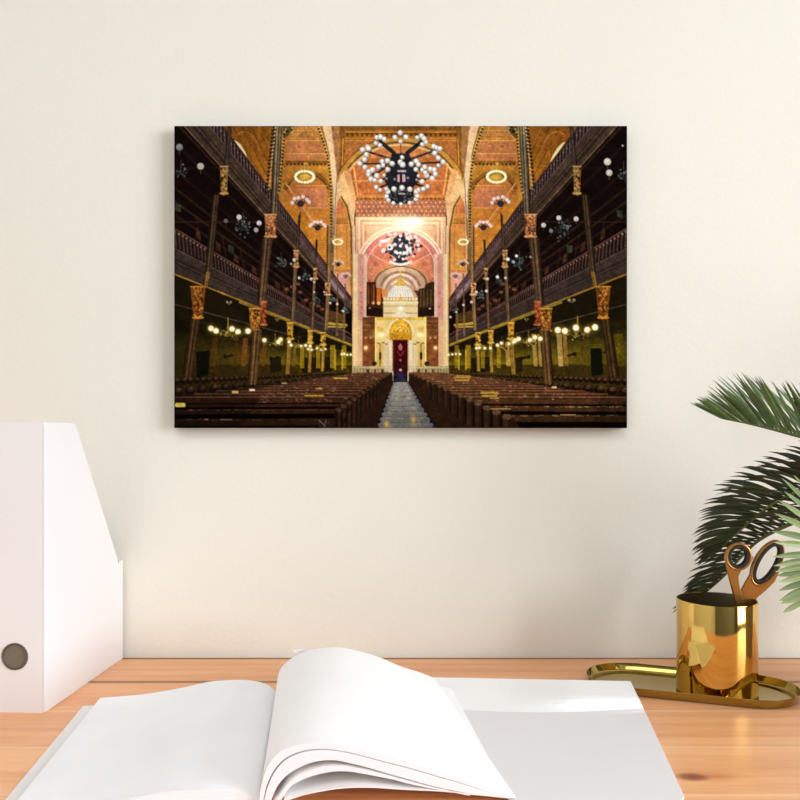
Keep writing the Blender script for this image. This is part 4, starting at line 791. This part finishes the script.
# ---- the sago palm reaching in from the right
def palm():
    rd = random.Random(5); base = Vector((.605, .885, 0)); crown = Vector((.605, .885, .235))
    root = empty('potted_palm', base, 'potted sago palm with dark feathery fronds reaching in from the right', 'plant')
    def lathe(name, prof, m, n=48, jag=0.0):
        V, FC = [], []
        for r, z in prof:
            for k in range(n): a = 2*math.pi*k/n; rr = r*(1+jag*(rd.random()-.5)); V.append(base+Vector((rr*math.cos(a), rr*math.sin(a), z)))
        for i in range(len(prof)-1):
            for k in range(n): FC.append((i*n+k, i*n+(k+1) % n, (i+1)*n+(k+1) % n, (i+1)*n+k))
        FC.append(tuple(range(n))); FC.append(tuple((len(prof)-1)*n+k for k in range(n)))
        return mesh(name, V, FC, m, root, True, angle=45)
    lathe('pot', [(.055, 0), (.057, .001), (.074, .115), (.079, .116), (.079, .128), (.073, .128), (.068, .108)], M['pot']); lathe('soil', [(.0685, .100), (.0692, .1085)], M['soil'])
    lathe('trunk', [(.030, .104), (.036, .13), (.038, .17), (.036, .205), (.026, .235), (.012, .245)], M['bark'], 40, .18)
    def frond(path, hint, length, phi, theta, droop, m, width=.0042, step=.0048, tipcurl=.0, rr=.0026, cut=.9, th2=None, lmin=.5, full=.6):
        P = spline([tuple(p) for p in path], 140); Lt = np.linalg.norm(np.diff(P, axis=0), axis=1).sum(); n = int(Lt/step); P = spline([tuple(p) for p in P[::6]]+[tuple(P[-1])], n)
        # tip first, crown last
        V, FC = [], []; RV, RF = [], []
        for i in range(n):
            p = Vector(P[i]); T = Vector(P[max(i-1, 0)]-P[min(i+1, n-1)]).normalized(); s = i/(n-1)
            S = T.cross(hint).normalized(); N_ = S.cross(T).normalized()
            r = rr*(.25+.75*min(1, s*2.2))
            for k in range(6): a = math.pi*k/3; RV.append(p+S*(r*math.cos(a))+N_*(r*math.sin(a)))
            if s > cut: continue
            l = length*min(1.0, (lmin+2.6*s))*(1.0 if s < full else 1-(s-full)*1.6)
            for sd in (1, -1):
                if rd.random() < .02: continue
                ph = math.radians(phi*(.45+.55*min(1, s*4))+rd.uniform(-4, 4)); tt = math.radians((theta if sd > 0 or th2 is None else th2)+rd.uniform(-5, 5)); ll = l*rd.uniform(.9, 1.06)
                side = S*(sd*math.cos(tt))+N_*math.sin(tt); d = (T*math.cos(ph)+side*math.sin(ph)).normalized()
                dn = Vector((0, 0, -1)); wv = d.cross(N_*math.cos(tt)-S*(sd*math.sin(tt))); 
                wv = wv.normalized(); q0 = len(V); pos = p+T*(rd.uniform(-.3, .3)*step*.5); m_ = 7; cur = d.copy()
                for j in range(m_+1):
                    t = j/m_; w_ = width*(.55+.9*t if t < .35 else (.865 if t < .6 else .865*(1-((t-.6)/.4)**1.6)))*.5*2*.6+.00012
                    up_ = wv.cross(cur).normalized()
                    V += [pos-wv*w_*.5, pos-up_*w_*.18, pos+wv*w_*.5]
                    cur = (cur+dn*droop*t+T*tipcurl*t).normalized(); pos = pos+cur*(ll/m_)
                for j in range(m_):
                    a = q0+3*j; FC += [(a, a+1, a+4, a+3), (a+1, a+2, a+5, a+4)]
        for i in range(n-1):
            for k in range(6): RF.append((i*6+k, i*6+(k+1) % 6, (i+1)*6+(k+1) % 6, (i+1)*6+k))
        RF += [tuple(range(6)), tuple((n-1)*6+k for k in range(6))]
        me = mesh('frond', V, FC, m, root, False); mesh('stalk', RV, RF, M['rachis'], me, True); return me
    up = Vector((0, 0, 1))
    def pth(L): return [at(x, y, D) for x, y, D in L]+[crown+Vector((0, 0, .004))]
    tag(frond(pth([(722, 418.5, .905), (735, 421, .903), (750, 424, .90), (775, 430, .898), (800, 436.5, .895), (850, 448, .89), (915, 462, .886)]), up, .084, 47, 58, .03, M['leaf_mid'], .0056, .0038, lmin=.42, full=.8), 'topmost frond, its glossy leaflets standing up')
    tag(frond(pth([(721, 549, 1.00), (729, 540, .993), (743, 528, .985), (758, 515, .975), (774, 503.5, .965), (800, 491, .95), (850, 474, .925), (920, 464, .90)]), Vector((-.35, 0, 1)), .074, 58, 64, .17, M['leaf_dark'], .0082, .0054, full=.75), 'arching dark frond above the scissors')
    tag(frond(pth([(695, 601, 1.035), (706, 592, 1.03), (722, 578, 1.02), (742, 556, 1.01), (762, 538, .995), (800, 520, .97), (860, 500, .93)]), Vector((-.6, 0, 1)), .060, 54, 62, .16, M['leaf_dark'], .0066, .0054), 'low dark frond drooping behind the brass cup')
    tag(frond(pth([(806, 600, .80), (812, 586, .80), (818, 565, .80), (824, 543, .80), (834, 520, .81), (862, 490, .835), (925, 466, .865)]), Vector((-.15, -1, .25)), .060, 97, 20, .03, M['leaf_pale'], .0115, .0050, cut=.60, lmin=.45), 'pale green frond hanging nearest the viewer')
    for q, (dx, dy, hz) in enumerate(((.30, .08, .18), (.25, .15, .04))):
        e = crown+Vector((dx, dy, hz-.12)); md = crown+Vector((dx*.55, dy*.55, hz+.02)); frond([e, (e+md)/2+Vector((0, 0, .02)), md, (md+crown)/2+Vector((0, 0, .03)), crown], up, .060, 55, 35, .03, M['leaf_mid'], .0044, .0060)
palm()

# ---- camera, light, render settings
cam = bpy.data.cameras.new('camera'); co = bpy.data.objects.new('camera', cam); COL.objects.link(co); co.location = (0, 0, H); co.rotation_euler = (math.pi/2, 0, 0)
cam.sensor_width = 36; cam.lens = F/800*36; cam.shift_y = (HY-400)/800; cam.clip_start = .02; SC.camera = co
def area(name, loc, rot, sx, sy, power, col):
    l = bpy.data.lights.new(name, 'AREA'); l.shape = 'RECTANGLE'; l.size = sx; l.size_y = sy; l.energy = power; l.color = col
    o = bpy.data.objects.new(name, l); o.location = loc; o.rotation_euler = rot; COL.objects.link(o); return o
area('window_daylight', (X1+.09, (WY0+WY1)/2, (WZ0+WZ1)/2), (0, math.radians(90), 0), WZ1-WZ0, WY1-WY0, LP['win'], (.94, .98, 1.03))
area('ceiling_fill', (LP['cx'], LP['cy'], Z1-.03), (0, 0, 0), 1.4, 1.4, LP['ceil'], (.98, .99, 1.0))  # unseen overhead area light added as soft fill
w = bpy.data.worlds.new('world'); w.use_nodes = True; SC.world = w; w.node_tree.nodes['Background'].inputs[0].default_value = (.85, .92, 1, 1); w.node_tree.nodes['Background'].inputs[1].default_value = 1.0
vs = SC.view_settings; vs.view_transform = 'Standard'; vs.look = 'None'; vs.exposure = LP['exp']; vs.gamma = 1.0; vs.use_curve_mapping = False
SC.cycles.max_bounces = 8; SC.cycles.diffuse_bounces = 5; SC.cycles.glossy_bounces = 5; SC.cycles.caustics_reflective = False; SC.cycles.caustics_refractive = False; SC.cycles.sample_clamp_indirect = 6; SC.cycles.use_denoising = True
